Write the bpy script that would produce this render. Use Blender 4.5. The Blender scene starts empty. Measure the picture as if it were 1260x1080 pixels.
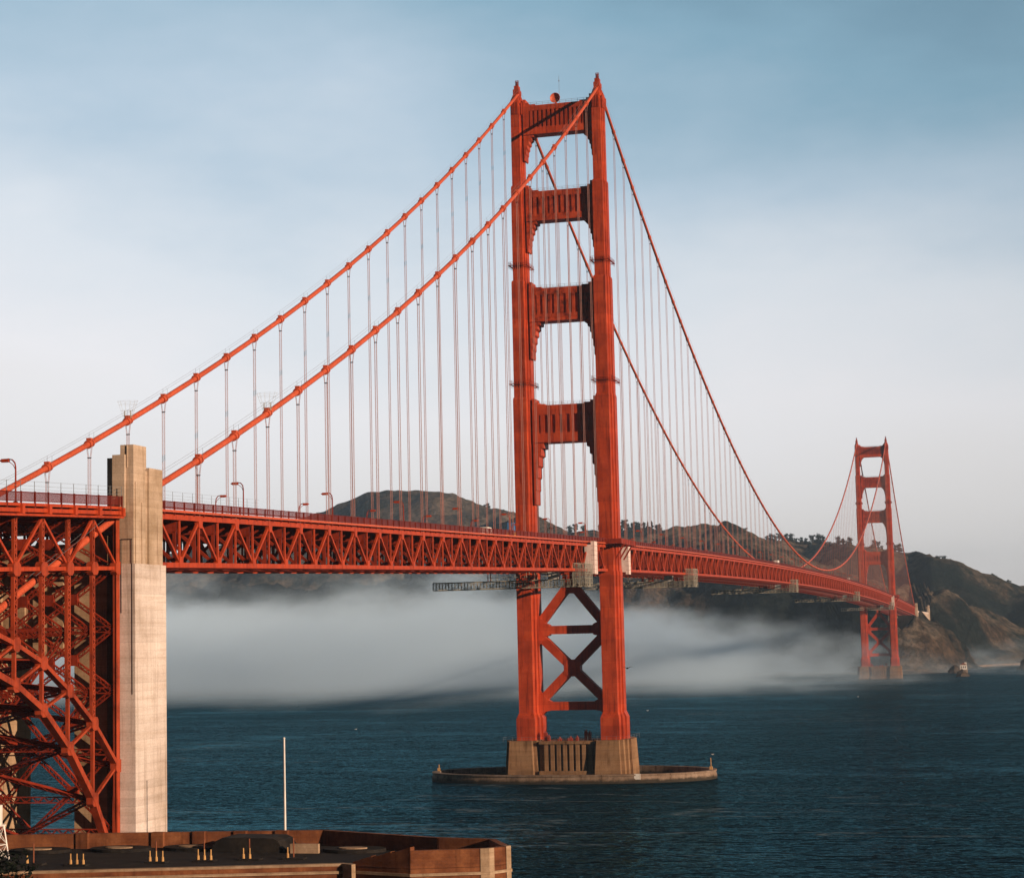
import bpy, math, random
import numpy as np
from mathutils import Vector, Matrix
random.seed(7)
rng = np.random.default_rng(11)
S = bpy.context.scene
COL = S.collection
R = math.radians

# ------------------------------------------------------------------ camera
CAM = np.array([145.766, -622.397, 44.595])
YAW, PITCH, ROLL, FPX = -0.258282, 0.102211, -0.022930, 2416.18   # focal length for a 1260 px wide frame
cy, sy = math.cos(YAW), math.sin(YAW)
FW = np.array([sy * math.cos(PITCH), cy * math.cos(PITCH), math.sin(PITCH)])
RT = np.array([cy, -sy, 0.0])
UP = np.cross(RT, FW)
R2 = RT * math.cos(ROLL) + UP * math.sin(ROLL)
U2 = -RT * math.sin(ROLL) + UP * math.cos(ROLL)
cd = bpy.data.cameras.new("camera")
cam = bpy.data.objects.new("camera", cd)
COL.objects.link(cam)
cam.matrix_world = Matrix(((R2[0], U2[0], -FW[0], CAM[0]), (R2[1], U2[1], -FW[1], CAM[1]),
                           (R2[2], U2[2], -FW[2], CAM[2]), (0, 0, 0, 1)))
cd.sensor_width = 36.0
cd.lens = FPX / 1260 * 36
cd.clip_start = 1.0
cd.clip_end = 30000
S.camera = cam

# ------------------------------------------------------------------ world, sun, exposure
SUN_AZ = R(-23)      # measured from +X (east, across the bridge) towards -Y (south)
SUN_EL = R(13.2)
sd = Vector((math.cos(SUN_AZ) * math.cos(SUN_EL), math.sin(SUN_AZ) * math.cos(SUN_EL), math.sin(SUN_EL)))
W = bpy.data.worlds.new("World")
S.world = W
W.use_nodes = True
nt = W.node_tree
nt.nodes.clear()
out = nt.nodes.new("ShaderNodeOutputWorld")
bg = nt.nodes.new("ShaderNodeBackground")
sky = nt.nodes.new("ShaderNodeTexSky")
sky.sky_type = 'NISHITA'
sky.sun_disc = False
sky.sun_elevation = SUN_EL
sky.sun_rotation = math.atan2(sd.x, sd.y)
sky.altitude = 0
sky.air_density = 1.0
sky.dust_density = 2.0
sky.ozone_density = 2.0
# thin high veil: pulls the low sky towards a pale lilac grey
geo = nt.nodes.new("ShaderNodeTexCoord")
sep = nt.nodes.new("ShaderNodeSeparateXYZ")
nt.links.new(geo.outputs['Generated'], sep.inputs[0])
ramp = nt.nodes.new("ShaderNodeValToRGB")
cr = ramp.color_ramp
cr.elements[0].position = 0.0; cr.elements[0].color = (7.0, 6.5, 6.3, 1)
cr.elements[1].position = 1.0; cr.elements[1].color = (0.15, 0.38, 0.7, 1)
for p, c in ((0.04, (8.0, 7.6, 7.5, 1)), (0.12, (8.3, 8.1, 8.3, 1)), (0.19, (6.9, 7.3, 7.8, 1)), (0.25, (4.5, 5.6, 6.6, 1)), (0.32, (2.3, 3.9, 5.0, 1)), (0.42, (0.7, 1.6, 2.4, 1)), (0.6, (0.16, 0.45, 0.8, 1))):
    e = cr.elements.new(p); e.color = c
nz = nt.nodes.new("ShaderNodeTexNoise")
nz.inputs['Scale'].default_value = 2.2; nz.inputs['Detail'].default_value = 6; nz.inputs['Roughness'].default_value = 0.55
mp = nt.nodes.new("ShaderNodeMapping"); mp.inputs['Scale'].default_value = (1, 1, 2.6)
nt.links.new(geo.outputs['Generated'], mp.inputs[0]); nt.links.new(mp.outputs[0], nz.inputs[0])
ad = nt.nodes.new("ShaderNodeMath"); ad.operation = 'MULTIPLY_ADD'
nt.links.new(nz.outputs[0], ad.inputs[0]); ad.inputs[1].default_value = 0.26; ad.inputs[2].default_value = -0.13
dl = nt.nodes.new("ShaderNodeVectorMath"); dl.operation = 'DOT_PRODUCT'; dl.inputs[1].default_value = (-0.62, 0.785, 0)
nt.links.new(geo.outputs['Generated'], dl.inputs[0])
sh = nt.nodes.new("ShaderNodeMath"); sh.operation = 'MULTIPLY_ADD'; nt.links.new(dl.outputs['Value'], sh.inputs[0]); sh.inputs[1].default_value = -0.20; sh.inputs[2].default_value = 0.18
ad3 = nt.nodes.new("ShaderNodeMath"); ad3.operation = 'ADD'; nt.links.new(sh.outputs[0], ad3.inputs[0]); nt.links.new(ad.outputs[0], ad3.inputs[1])
ad2 = nt.nodes.new("ShaderNodeMath"); ad2.operation = 'ADD'
nt.links.new(sep.outputs[2], ad2.inputs[0]); nt.links.new(ad3.outputs[0], ad2.inputs[1])
nt.links.new(ad2.outputs[0], ramp.inputs[0])
mix = nt.nodes.new("ShaderNodeMixRGB"); mix.inputs[0].default_value = 0.86
nt.links.new(sky.outputs[0], mix.inputs[1]); nt.links.new(ramp.outputs[0], mix.inputs[2])
# brightest in the north-west; the rest is dimmed on purpose to cut fill light
dt = nt.nodes.new("ShaderNodeVectorMath"); dt.operation = 'DOT_PRODUCT'; dt.inputs[1].default_value = (-0.62, 0.785, 0)
nt.links.new(geo.outputs['Generated'], dt.inputs[0])
mrw = nt.nodes.new("ShaderNodeMapRange"); nt.links.new(dt.outputs['Value'], mrw.inputs[0])
mrw.inputs[1].default_value = 0.1; mrw.inputs[2].default_value = 0.97; mrw.inputs[3].default_value = 0.14; mrw.inputs[4].default_value = 1.04
mrw.interpolation_type = 'SMOOTHSTEP'
mulw = nt.nodes.new("ShaderNodeMixRGB"); mulw.blend_type = 'MULTIPLY'; mulw.inputs[0].default_value = 1.0
nt.links.new(mix.outputs[0], mulw.inputs[1]); nt.links.new(mrw.outputs[0], mulw.inputs[2])
nt.links.new(mulw.outputs[0], bg.inputs[0])
bg.inputs[1].default_value = 0.098
nt.links.new(bg.outputs[0], out.inputs[0])

sl = bpy.data.lights.new("sun", 'SUN')
sl.energy = 5.0
sl.angle = R(0.5)
sl.color = (1.0, 0.73, 0.54)
so = bpy.data.objects.new("sun", sl)
COL.objects.link(so)
so.rotation_euler = (-sd).to_track_quat('-Z', 'Y').to_euler()
S.view_settings.view_transform = 'Standard'
S.view_settings.look = 'None'
S.view_settings.exposure = 0.28
S.view_settings.gamma = 1.0
S.cycles.max_bounces = 6
S.cycles.diffuse_bounces = 2
S.cycles.volume_bounces = 5
S.cycles.volume_step_rate = 1.0
S.cycles.volume_max_steps = 256
S.cycles.use_denoising = True


# ------------------------------------------------------------------ view geometry helpers (bearing + distance -> real place)
def ray(px, py):
    return FW + R2 * (px - 630) / FPX - U2 * (py - 540) / FPX


def far_point(px, py, depth):
    return CAM + depth * ray(px, py)


# ------------------------------------------------------------------ mesh helpers
class MB:
    def __init__(s):
        s.v = []; s.f = []

    def add(s, vs, fs):
        n = len(s.v)
        s.v.extend(tuple(map(float, v)) for v in vs)
        s.f.extend(tuple(i + n for i in f) for f in fs)

    def box(s, x0, x1, y0, y1, z0, z1):
        s.add([(x0, y0, z0), (x1, y0, z0), (x1, y1, z0), (x0, y1, z0), (x0, y0, z1), (x1, y0, z1), (x1, y1, z1), (x0, y1, z1)],
              [(0, 3, 2, 1), (4, 5, 6, 7), (0, 1, 5, 4), (1, 2, 6, 5), (2, 3, 7, 6), (3, 0, 4, 7)])

    def bar(s, p, q, w, h=None, up=(0, 0, 1)):
        """box member from p to q; w across, h along 'up'"""
        h = h or w
        p = Vector(p); q = Vector(q); d = (q - p)
        if d.length < 1e-6: return
        d.normalize(); u = Vector(up)
        sx = d.cross(u)
        if sx.length < 1e-3: u = Vector((0, 1, 0)); sx = d.cross(u)
        sx.normalize(); uu = sx.cross(d).normalized()
        a = sx * w / 2; b = uu * h / 2
        vs = [p - a - b, p + a - b, p + a + b, p - a + b, q - a - b, q + a - b, q + a + b, q - a + b]
        s.add(vs, [(0, 1, 2, 3), (7, 6, 5, 4), (0, 4, 5, 1), (1, 5, 6, 2), (2, 6, 7, 3), (3, 7, 4, 0)])

    def lace(s, p, q, w, d, t=0.16, pitch=None, out=(1, 0, 0)):
        """latticed member: two rails w apart in the plane of the frame joined by zig-zag lacing"""
        p = Vector(p); q = Vector(q); ax = (q - p); L = ax.length; ax.normalize()
        o = Vector(out); sx = ax.cross(o).normalized() * (w / 2)
        s.bar(p + sx, q + sx, d, t, up=sx); s.bar(p - sx, q - sx, d, t, up=sx)
        pitch = pitch or w * 1.1
        n = max(2, int(L / pitch))
        for i in range(n):
            a = p + ax * (L * i / n); b = p + ax * (L * (i + 1) / n)
            k = 1 if i % 2 else -1
            for off in (-d / 2, d / 2):
                s.bar(a + sx * k + o * off, b - sx * k + o * off, 0.05, t * 0.7, up=sx)

    def tube(s, pts, r, n=8, cap=True):
        pts = [Vector(p) for p in pts]
        if not isinstance(r, (list, tuple)): r = [r] * len(pts)
        base = len(s.v); fs = []; vs = []
        for i, p in enumerate(pts):
            d = (pts[min(i + 1, len(pts) - 1)] - pts[max(i - 1, 0)]).normalized()
            u = Vector((1, 0, 0)) if abs(d.x) < 0.9 else Vector((0, 1, 0))
            a = d.cross(u).normalized(); b = d.cross(a).normalized()
            for k in range(n):
                t = 2 * math.pi * k / n
                vs.append(p + (a * math.cos(t) + b * math.sin(t)) * r[i])
        for i in range(len(pts) - 1):
            for k in range(n):
                k2 = (k + 1) % n
                fs.append((i * n + k, i * n + k2, (i + 1) * n + k2, (i + 1) * n + k))
        if cap:
            fs.append(tuple(range(n))[::-1]); fs.append(tuple((len(pts) - 1) * n + k for k in range(n)))
        s.add(vs, fs)

    def prism(s, poly, y0, y1, plane='xz'):
        """extrude a 2D polygon; plane xz -> along y, yz -> along x, xy -> along z"""
        n = len(poly)
        def P(a, b, t):
            return {'xz': (a, t, b), 'yz': (t, a, b), 'xy': (a, b, t)}[plane]
        vs = [P(a, b, y0) for a, b in poly] + [P(a, b, y1) for a, b in poly]
        fs = [tuple(range(n)), tuple(range(2 * n - 1, n - 1, -1))]
        for i in range(n):
            j = (i + 1) % n
            fs.append((i, i + n, j + n, j))
        s.add(vs, fs)

    def loft(s, rings):
        n = len(rings[0]); fs = []
        for i in range(len(rings) - 1):
            for k in range(n):
                j = (k + 1) % n
                fs.append((i * n + k, i * n + j, (i + 1) * n + j, (i + 1) * n + k))
        fs.append(tuple(range(n))[::-1]); fs.append(tuple((len(rings) - 1) * n + k for k in range(n)))
        s.add([v for r in rings for v in r], fs)

    def build(s, name, mat, parent=None, smooth=False, recalc=True):
        me = bpy.data.meshes.new(name)
        me.from_pydata(s.v, [], s.f)
        me.materials.append(mat)
        if recalc:
            import bmesh
            bm = bmesh.new(); bm.from_mesh(me)
            bmesh.ops.recalc_face_normals(bm, faces=bm.faces)
            bm.to_mesh(me); bm.free()
        if smooth:
            me.polygons.foreach_set('use_smooth', [True] * len(me.polygons))
        o = bpy.data.objects.new(name, me)
        COL.objects.link(o)
        if parent: o.parent = parent
        return o


def tag(o, label=None, cat=None, group=None, kind=None):
    if label: o['label'] = label
    if cat: o['category'] = cat
    if group: o['group'] = group
    if kind: o['kind'] = kind
    return o


def thing(name, label, cat, loc=(0, 0, 0), group=None, rz=0):
    o = bpy.data.objects.new(name, None)
    COL.objects.link(o); o.location = loc; o.rotation_euler = (0, 0, rz)
    return tag(o, label, cat, group)


def copy_tree(o, parent=None):
    c = o.copy(); COL.objects.link(c)
    if parent: c.parent = parent
    for ch in [x for x in list(COL.objects) if x.parent == o]:
        copy_tree(ch, c)
    return c


# ------------------------------------------------------------------ materials
def new_mat(name):
    m = bpy.data.materials.new(name); m.use_nodes = True
    n = m.node_tree; n.nodes.clear()
    o = n.nodes.new("ShaderNodeOutputMaterial"); b = n.nodes.new("ShaderNodeBsdfPrincipled")
    n.links.new(b.outputs[0], o.inputs[0])
    return m, n, b, o


def noise(n, scale, detail=5, rough=0.6, vec=None, stretch=None):
    t = n.nodes.new("ShaderNodeTexNoise")
    t.inputs['Scale'].default_value = scale; t.inputs['Detail'].default_value = detail; t.inputs['Roughness'].default_value = rough
    if vec is None:
        g = n.nodes.new("ShaderNodeNewGeometry"); vec = g.outputs['Position']
    if stretch:
        mp = n.nodes.new("ShaderNodeMapping"); mp.inputs['Scale'].default_value = stretch
        n.links.new(vec, mp.inputs[0]); vec = mp.outputs[0]
    n.links.new(vec, t.inputs[0])
    return t.outputs[0]


def rampn(n, fac, stops):
    r = n.nodes.new("ShaderNodeValToRGB")
    el = r.color_ramp.elements
    el[0].position, el[0].color = stops[0][0], (*stops[0][1], 1)
    el[1].position, el[1].color = stops[-1][0], (*stops[-1][1], 1)
    for p, c in stops[1:-1]:
        e = el.new(p); e.color = (*c, 1)
    n.links.new(fac, r.inputs[0])
    return r.outputs[0]


def mixc(n, fac, a, b, mode='MIX'):
    m = n.nodes.new("ShaderNodeMixRGB"); m.blend_type = mode
    for i, x in ((0, fac), (1, a), (2, b)):
        if isinstance(x, (int, float)): m.inputs[i].default_value = x
        elif isinstance(x, tuple): m.inputs[i].default_value = (*x, 1)
        else: n.links.new(x, m.inputs[i])
    return m.outputs[0]


def math_(n, op, a, b=None, c=None):
    m = n.nodes.new("ShaderNodeMath"); m.operation = op
    for i, x in enumerate((a, b, c)):
        if x is None: continue
        if isinstance(x, (int, float)): m.inputs[i].default_value = x
        else: n.links.new(x, m.inputs[i])
    return m.outputs[0]


def bumpn(n, b, h, strength, dist):
    bp = n.nodes.new("ShaderNodeBump"); bp.inputs['Strength'].default_value = strength; bp.inputs['Distance'].default_value = dist
    n.links.new(h, bp.inputs['Height']); n.links.new(bp.outputs[0], b.inputs['Normal'])


def paint(name, col, dark=0.55, rough=0.5, scale=0.35, metal=0.0, streak=True):
    m, n, b, o = new_mat(name)
    big = noise(n, scale, 6, 0.65)
    st = noise(n, 1.0, 5, 0.6, stretch=(1.4, 1.4, 0.09)) if streak else noise(n, 2.5, 4)
    d = tuple(c * dark for c in col); l = tuple(min(1, c * 1.12) for c in col)
    c1 = rampn(n, big, [(0.32, d), (0.52, col), (0.72, l)])
    c2 = rampn(n, st, [(0.36, (0.62, 0.55, 0.5)), (0.5, (1, 1, 1)), (0.75, (1.05, 1.05, 1.05))])
    n.links.new(mixc(n, 0.75, c1, c2, 'MULTIPLY'), b.inputs['Base Color'])
    b.inputs['Roughness'].default_value = rough; b.inputs['Metallic'].default_value = metal
    b.inputs['Specular IOR Level'].default_value = 0.3
    bumpn(n, b, noise(n, 3.0, 4), 0.12, 0.05)
    return m


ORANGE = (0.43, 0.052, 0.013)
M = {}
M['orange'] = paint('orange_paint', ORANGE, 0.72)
M['arch'] = paint('shaded_arch_paint', (0.36, 0.052, 0.016), 0.5)  # arch orange with its partial shadow worked into a darker base
def tower_mat(name, blotch, sc=0.16):
    m, n, b, o = new_mat(name)
    g = n.nodes.new("ShaderNodeNewGeometry"); sp = n.nodes.new("ShaderNodeSeparateXYZ")
    n.links.new(g.outputs['Position'], sp.inputs[0])
    big = noise(n, sc, 7, 0.75)
    st = noise(n, 0.8, 6, 0.7, stretch=(1.6, 1.6, 0.09))
    c1 = rampn(n, big, [(0.34, tuple(c * blotch for c in ORANGE)), (0.5, ORANGE), (0.66, (0.52, 0.080, 0.024))])
    c2 = rampn(n, st, [(0.38, (0.5, 0.38, 0.34)), (0.48, (0.95, 0.93, 0.9)), (0.7, (1.08, 1.06, 1.05))])
    # plate joints every few metres with slightly different paint per plate
    zz = math_(n, 'DIVIDE', sp.outputs[2], 3.4)
    fr = math_(n, 'FRACT', zz)
    seam = math_(n, 'LESS_THAN', fr, 0.045)
    wn = n.nodes.new("ShaderNodeTexWhiteNoise"); wn.noise_dimensions = '1D'
    n.links.new(math_(n, 'FLOOR', zz), wn.inputs['W'])
    pl = math_(n, 'MULTIPLY_ADD', wn.outputs[0], 0.28, 0.84)
    col = mixc(n, 0.9, c1, c2, 'MULTIPLY')
    col = mixc(n, 1.0, col, pl, 'MULTIPLY')
    col = mixc(n, math_(n, 'MULTIPLY', seam, 0.35), col, (0.2, 0.02, 0.008))
    n.links.new(col, b.inputs['Base Color'])
    b.inputs['Roughness'].default_value = 0.5; b.inputs['Specular IOR Level'].default_value = 0.3
    riv = noise(n, 2.6, 3, 0.6)
    bumpn(n, b, math_(n, 'SUBTRACT', riv, math_(n, 'MULTIPLY', seam, 1.0)), 0.18, 0.08)
    return m
M['tower'] = tower_mat('tower_plate_paint', 0.72)
M['strut'] = tower_mat('patchy_strut_paint', 0.16, 0.45)
M['cable'] = paint('cable_paint', (0.56, 0.10, 0.042), 0.85, 0.45, 0.1, streak=False)
M['rope'] = paint('rope_paint', (0.30, 0.12, 0.095), 0.8, 0.6, 0.5, streak=False)
M['dark_orange'] = paint('shaded_orange_paint', (0.27, 0.03, 0.010), 0.6)  # darker orange, with the shade under the deck put into its base
M['rail'] = paint('rail_paint', (0.15, 0.016, 0.008), 0.7)
M['steel'] = paint('galvanised_steel', (0.46, 0.43, 0.34), 0.6, 0.5, 1.0)
M['wire'] = paint('grey_wire', (0.22, 0.24, 0.26), 0.8, 0.5, 1.0, streak=False)
M['white'] = paint('white_paint', (0.78, 0.74, 0.68), 0.85, 0.5, 0.6)
M['wrap'] = paint('pale_sheeting', (0.74, 0.60, 0.54), 0.9, 0.6, 0.5)
M['black'] = paint('dark_grey', (0.03, 0.03, 0.033), 0.6, 0.6, 1.0)
M['glass'] = paint('dark_glass', (0.02, 0.03, 0.04), 0.9, 0.1, 1.0, streak=False)
M['rubber'] = paint('rubber', (0.02, 0.02, 0.02), 0.8, 0.9, 1.0, streak=False)
M['asphalt'] = paint('asphalt', (0.05, 0.05, 0.05), 0.7, 0.9, 0.4, streak=False)
M['blue'] = paint('blue_sheet', (0.05, 0.17, 0.38), 0.8, 0.6, 1.0)
M['yellow'] = paint('yellow_sheet', (0.7, 0.42, 0.08), 0.8, 0.6, 1.0)
M['post'] = paint('ochre_stone_posts', (0.55, 0.32, 0.12), 0.8, 0.7, 1.0)
M['rustpost'] = paint('rusty_iron', (0.22, 0.07, 0.03), 0.8, 0.7, 1.0)


def concrete(name, lo, mid, hi, board=1.2, streak_amt=0.6, k=1.0):
    m, n, b, o = new_mat(name)
    g = n.nodes.new("ShaderNodeNewGeometry"); sp = n.nodes.new("ShaderNodeSeparateXYZ")
    n.links.new(g.outputs['Position'], sp.inputs[0])
    big = noise(n, 0.10 * k, 7, 0.65)
    c1 = rampn(n, big, [(0.3, lo), (0.5, mid), (0.7, hi)])
    hz = noise(n, 0.5, 6, 0.7, stretch=(0.16, 0.16, 2.2))
    c2 = rampn(n, hz, [(0.34, (0.84, 0.80, 0.75)), (0.52, (1, 1, 1)), (0.7, (1.06, 1.05, 1.03))])
    vt = noise(n, 0.9, 6, 0.7, stretch=(1.2, 1.2, 0.07))
    c3 = rampn(n, vt, [(0.33, (0.45, 0.38, 0.32)), (0.47, (0.95, 0.93, 0.9)), (0.7, (1.03, 1.03, 1.03))])
    zz = math_(n, 'DIVIDE', sp.outputs[2], board)
    fr = math_(n, 'FRACT', zz)
    seam = math_(n, 'LESS_THAN', fr, 0.06)
    wn = n.nodes.new("ShaderNodeTexWhiteNoise"); wn.noise_dimensions = '1D'
    n.links.new(math_(n, 'FLOOR', zz), wn.inputs['W'])
    pl = math_(n, 'MULTIPLY_ADD', wn.outputs[0], 0.14, 0.9)
    col = mixc(n, 0.8, c1, c2, 'MULTIPLY'); col = mixc(n, streak_amt, col, c3, 'MULTIPLY')
    col = mixc(n, 1.0, col, pl, 'MULTIPLY')
    fine = rampn(n, noise(n, 3.5, 5, 0.7), [(0.3, (0.82, 0.8, 0.78)), (0.6, (1.04, 1.04, 1.04))])
    col = mixc(n, 0.8, col, fine, 'MULTIPLY')
    col = mixc(n, math_(n, 'MULTIPLY', seam, 0.25), col, tuple(c * 0.55 for c in lo))
    if name in ('fender_concrete', 'pier_concrete'):     # weed and wet band left by the tide
        tz = math_(n, 'ADD', sp.outputs[2], math_(n, 'MULTIPLY_ADD', noise(n, 0.5, 5, 0.7), 2.2, -1.1))
        tb = n.nodes.new('ShaderNodeMapRange'); n.links.new(tz, tb.inputs[0]); tb.inputs[1].default_value = 0.7; tb.inputs[2].default_value = 1.5; tb.inputs[3].default_value = 0.9; tb.inputs[4].default_value = 0.0
        col = mixc(n, tb.outputs[0], col, (0.020, 0.018, 0.012))
    n.links.new(col, b.inputs['Base Color'])
    b.inputs['Roughness'].default_value = 0.9; b.inputs['Specular IOR Level'].default_value = 0.2
    bumpn(n, b, math_(n, 'SUBTRACT', noise(n, 1.4, 6, 0.7), math_(n, 'MULTIPLY', seam, 0.6)), 0.35, 0.12)
    return m


M['concrete'] = concrete('pylon_concrete', (0.50, 0.41, 0.34), (0.67, 0.58, 0.52), (0.74, 0.66, 0.60))
M['concrete_inner'] = concrete('inner_golden_concrete', (0.22, 0.14, 0.075), (0.40, 0.27, 0.16), (0.50, 0.36, 0.23), 1.2, 0.8)  # deeper golden tone for the inner cells and portal wall
M['concrete_upper'] = concrete('upper_pylon_concrete', (0.36, 0.26, 0.17), (0.55, 0.42, 0.31), (0.62, 0.49, 0.38))
M['pier'] = concrete('pier_concrete', (0.13, 0.075, 0.040), (0.27, 0.155, 0.080), (0.34, 0.21, 0.115), 1.6, 0.9)
M['fender'] = concrete('fender_concrete', (0.10, 0.065, 0.045), (0.24, 0.17, 0.12), (0.34, 0.26, 0.20), 5.0, 1.0, 2.0)
M['brick'] = concrete('fort_brick', (0.11, 0.036, 0.015), (0.20, 0.070, 0.028), (0.33, 0.13, 0.052), 0.45, 0.7, 3.0)
M['stone'] = concrete('fort_granite', (0.25, 0.17, 0.10), (0.40, 0.28, 0.18), (0.52, 0.38, 0.26), 0.8, 0.5, 4.0)
M['roof'] = concrete('fort_roof', (0.008, 0.007, 0.007), (0.015, 0.013, 0.012), (0.034, 0.028, 0.022), 50, 0.3, 3.0)


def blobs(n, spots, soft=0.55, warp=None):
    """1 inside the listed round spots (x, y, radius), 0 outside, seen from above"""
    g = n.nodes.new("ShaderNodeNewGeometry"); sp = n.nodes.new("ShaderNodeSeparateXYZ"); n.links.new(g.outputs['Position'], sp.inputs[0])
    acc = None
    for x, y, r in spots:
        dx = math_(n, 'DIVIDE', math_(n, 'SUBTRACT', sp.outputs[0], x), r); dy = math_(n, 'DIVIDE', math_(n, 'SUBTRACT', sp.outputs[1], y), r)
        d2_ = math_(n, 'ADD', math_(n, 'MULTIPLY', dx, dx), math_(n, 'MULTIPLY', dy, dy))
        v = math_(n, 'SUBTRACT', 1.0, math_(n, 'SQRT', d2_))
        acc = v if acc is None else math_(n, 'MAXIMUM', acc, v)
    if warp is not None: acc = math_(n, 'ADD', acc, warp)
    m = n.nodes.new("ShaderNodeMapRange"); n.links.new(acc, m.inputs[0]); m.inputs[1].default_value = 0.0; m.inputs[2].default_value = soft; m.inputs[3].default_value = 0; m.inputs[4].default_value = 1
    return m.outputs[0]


def pxy(px, depth):
    d = ray(px, 780); return CAM[0] + depth * d[0], CAM[1] + depth * d[1]


GROVES_AND_SHADE = [(*pxy(px, dd), r) for px, dd, r in ((900, 2450, 120), (940, 2420, 140), (985, 2400, 150), (1030, 2330, 150), (1065, 2300, 120), (250, 3000, 180), (340, 3000, 150),  # dark scrub plus slopes the sun misses, both put into the hill colour
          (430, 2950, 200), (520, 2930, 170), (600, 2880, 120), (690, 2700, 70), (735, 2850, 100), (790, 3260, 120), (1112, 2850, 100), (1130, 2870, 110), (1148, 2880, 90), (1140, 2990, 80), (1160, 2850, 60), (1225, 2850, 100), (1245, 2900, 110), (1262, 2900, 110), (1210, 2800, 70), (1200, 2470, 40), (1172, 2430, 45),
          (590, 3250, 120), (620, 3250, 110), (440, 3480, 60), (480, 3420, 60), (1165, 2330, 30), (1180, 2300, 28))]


def hill_mat():
    m, n, b, o = new_mat('headland_scrub_and_rock')
    g = n.nodes.new("ShaderNodeNewGeometry")
    spn = n.nodes.new("ShaderNodeSeparateXYZ"); n.links.new(g.outputs['Normal'], spn.inputs[0])
    sp = n.nodes.new("ShaderNodeSeparateXYZ"); n.links.new(g.outputs['Position'], sp.inputs[0])
    a = noise(n, 0.006, 8, 0.62); c = noise(n, 0.03, 6, 0.65); f = noise(n, 0.22, 5, 0.7)
    hi = n.nodes.new('ShaderNodeMapRange'); n.links.new(sp.outputs[2], hi.inputs[0]); hi.inputs[1].default_value = 120; hi.inputs[2].default_value = 260; hi.inputs[3].default_value = 0.0; hi.inputs[4].default_value = 0.045
    veg = rampn(n, math_(n, 'ADD', hi.outputs[0], math_(n, 'ADD', math_(n, 'MULTIPLY', a, 0.62), math_(n, 'MULTIPLY', c, 0.38))),
                [(0.36, (0.010, 0.019, 0.016)), (0.45, (0.026, 0.030, 0.022)), (0.49, (0.095, 0.078, 0.056)), (0.60, (0.20, 0.155, 0.115))])
    rock = rampn(n, math_(n, 'ADD', math_(n, 'MULTIPLY', c, 0.6), math_(n, 'MULTIPLY', f, 0.4)),
                 [(0.38, (0.022, 0.019, 0.016)), (0.51, (0.095, 0.065, 0.043)), (0.68, (0.16, 0.115, 0.075))])
    slope = rampn(n, math_(n, 'ADD', spn.outputs[2], math_(n, 'MULTIPLY_ADD', c, 0.3, -0.15)), [(0.62, (1, 1, 1)), (0.78, (0, 0, 0))])
    low = math_(n, 'LESS_THAN', sp.outputs[2], 130.0)
    col = mixc(n, math_(n, 'MULTIPLY', slope, low), veg, rock)
    gv = blobs(n, GROVES_AND_SHADE, 0.35, math_(n, 'ADD', math_(n, 'MULTIPLY_ADD', c, 1.6, -0.8), math_(n, 'MULTIPLY_ADD', f, 0.5, -0.25)))
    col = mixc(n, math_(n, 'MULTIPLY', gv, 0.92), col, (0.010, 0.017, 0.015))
    shrub = rampn(n, noise(n, 0.13, 4, 0.6), [(0.44, (0.38, 0.42, 0.4)), (0.56, (1.1, 1.1, 1.1))])
    col = mixc(n, 0.75, col, shrub, 'MULTIPLY')
    n.links.new(col, b.inputs['Base Color'])
    b.inputs['Roughness'].default_value = 1.0; b.inputs['Specular IOR Level'].default_value = 0.0
    hgt = math_(n, 'ADD', math_(n, 'MULTIPLY', noise(n, 0.05, 7, 0.7), 1.0), math_(n, 'MULTIPLY', noise(n, 0.4, 4, 0.7), 0.15))
    bumpn(n, b, hgt, 1.0, 9.0)
    return m


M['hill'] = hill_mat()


def leaf_mat(name, dark, light):
    m, n, b, o = new_mat(name)
    c = rampn(n, noise(n, 0.8, 3, 0.6), [(0.35, dark), (0.65, light)])
    n.links.new(c, b.inputs['Base Color']); b.inputs['Roughness'].default_value = 0.9; b.inputs['Specular IOR Level'].default_value = 0.1
    return m


M['leaf'] = leaf_mat('evergreen_leaves', (0.012, 0.02, 0.014), (0.035, 0.048, 0.028))
M['bark'] = leaf_mat('bark', (0.03, 0.022, 0.016), (0.07, 0.05, 0.035))


WATER_K = 0.70


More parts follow.
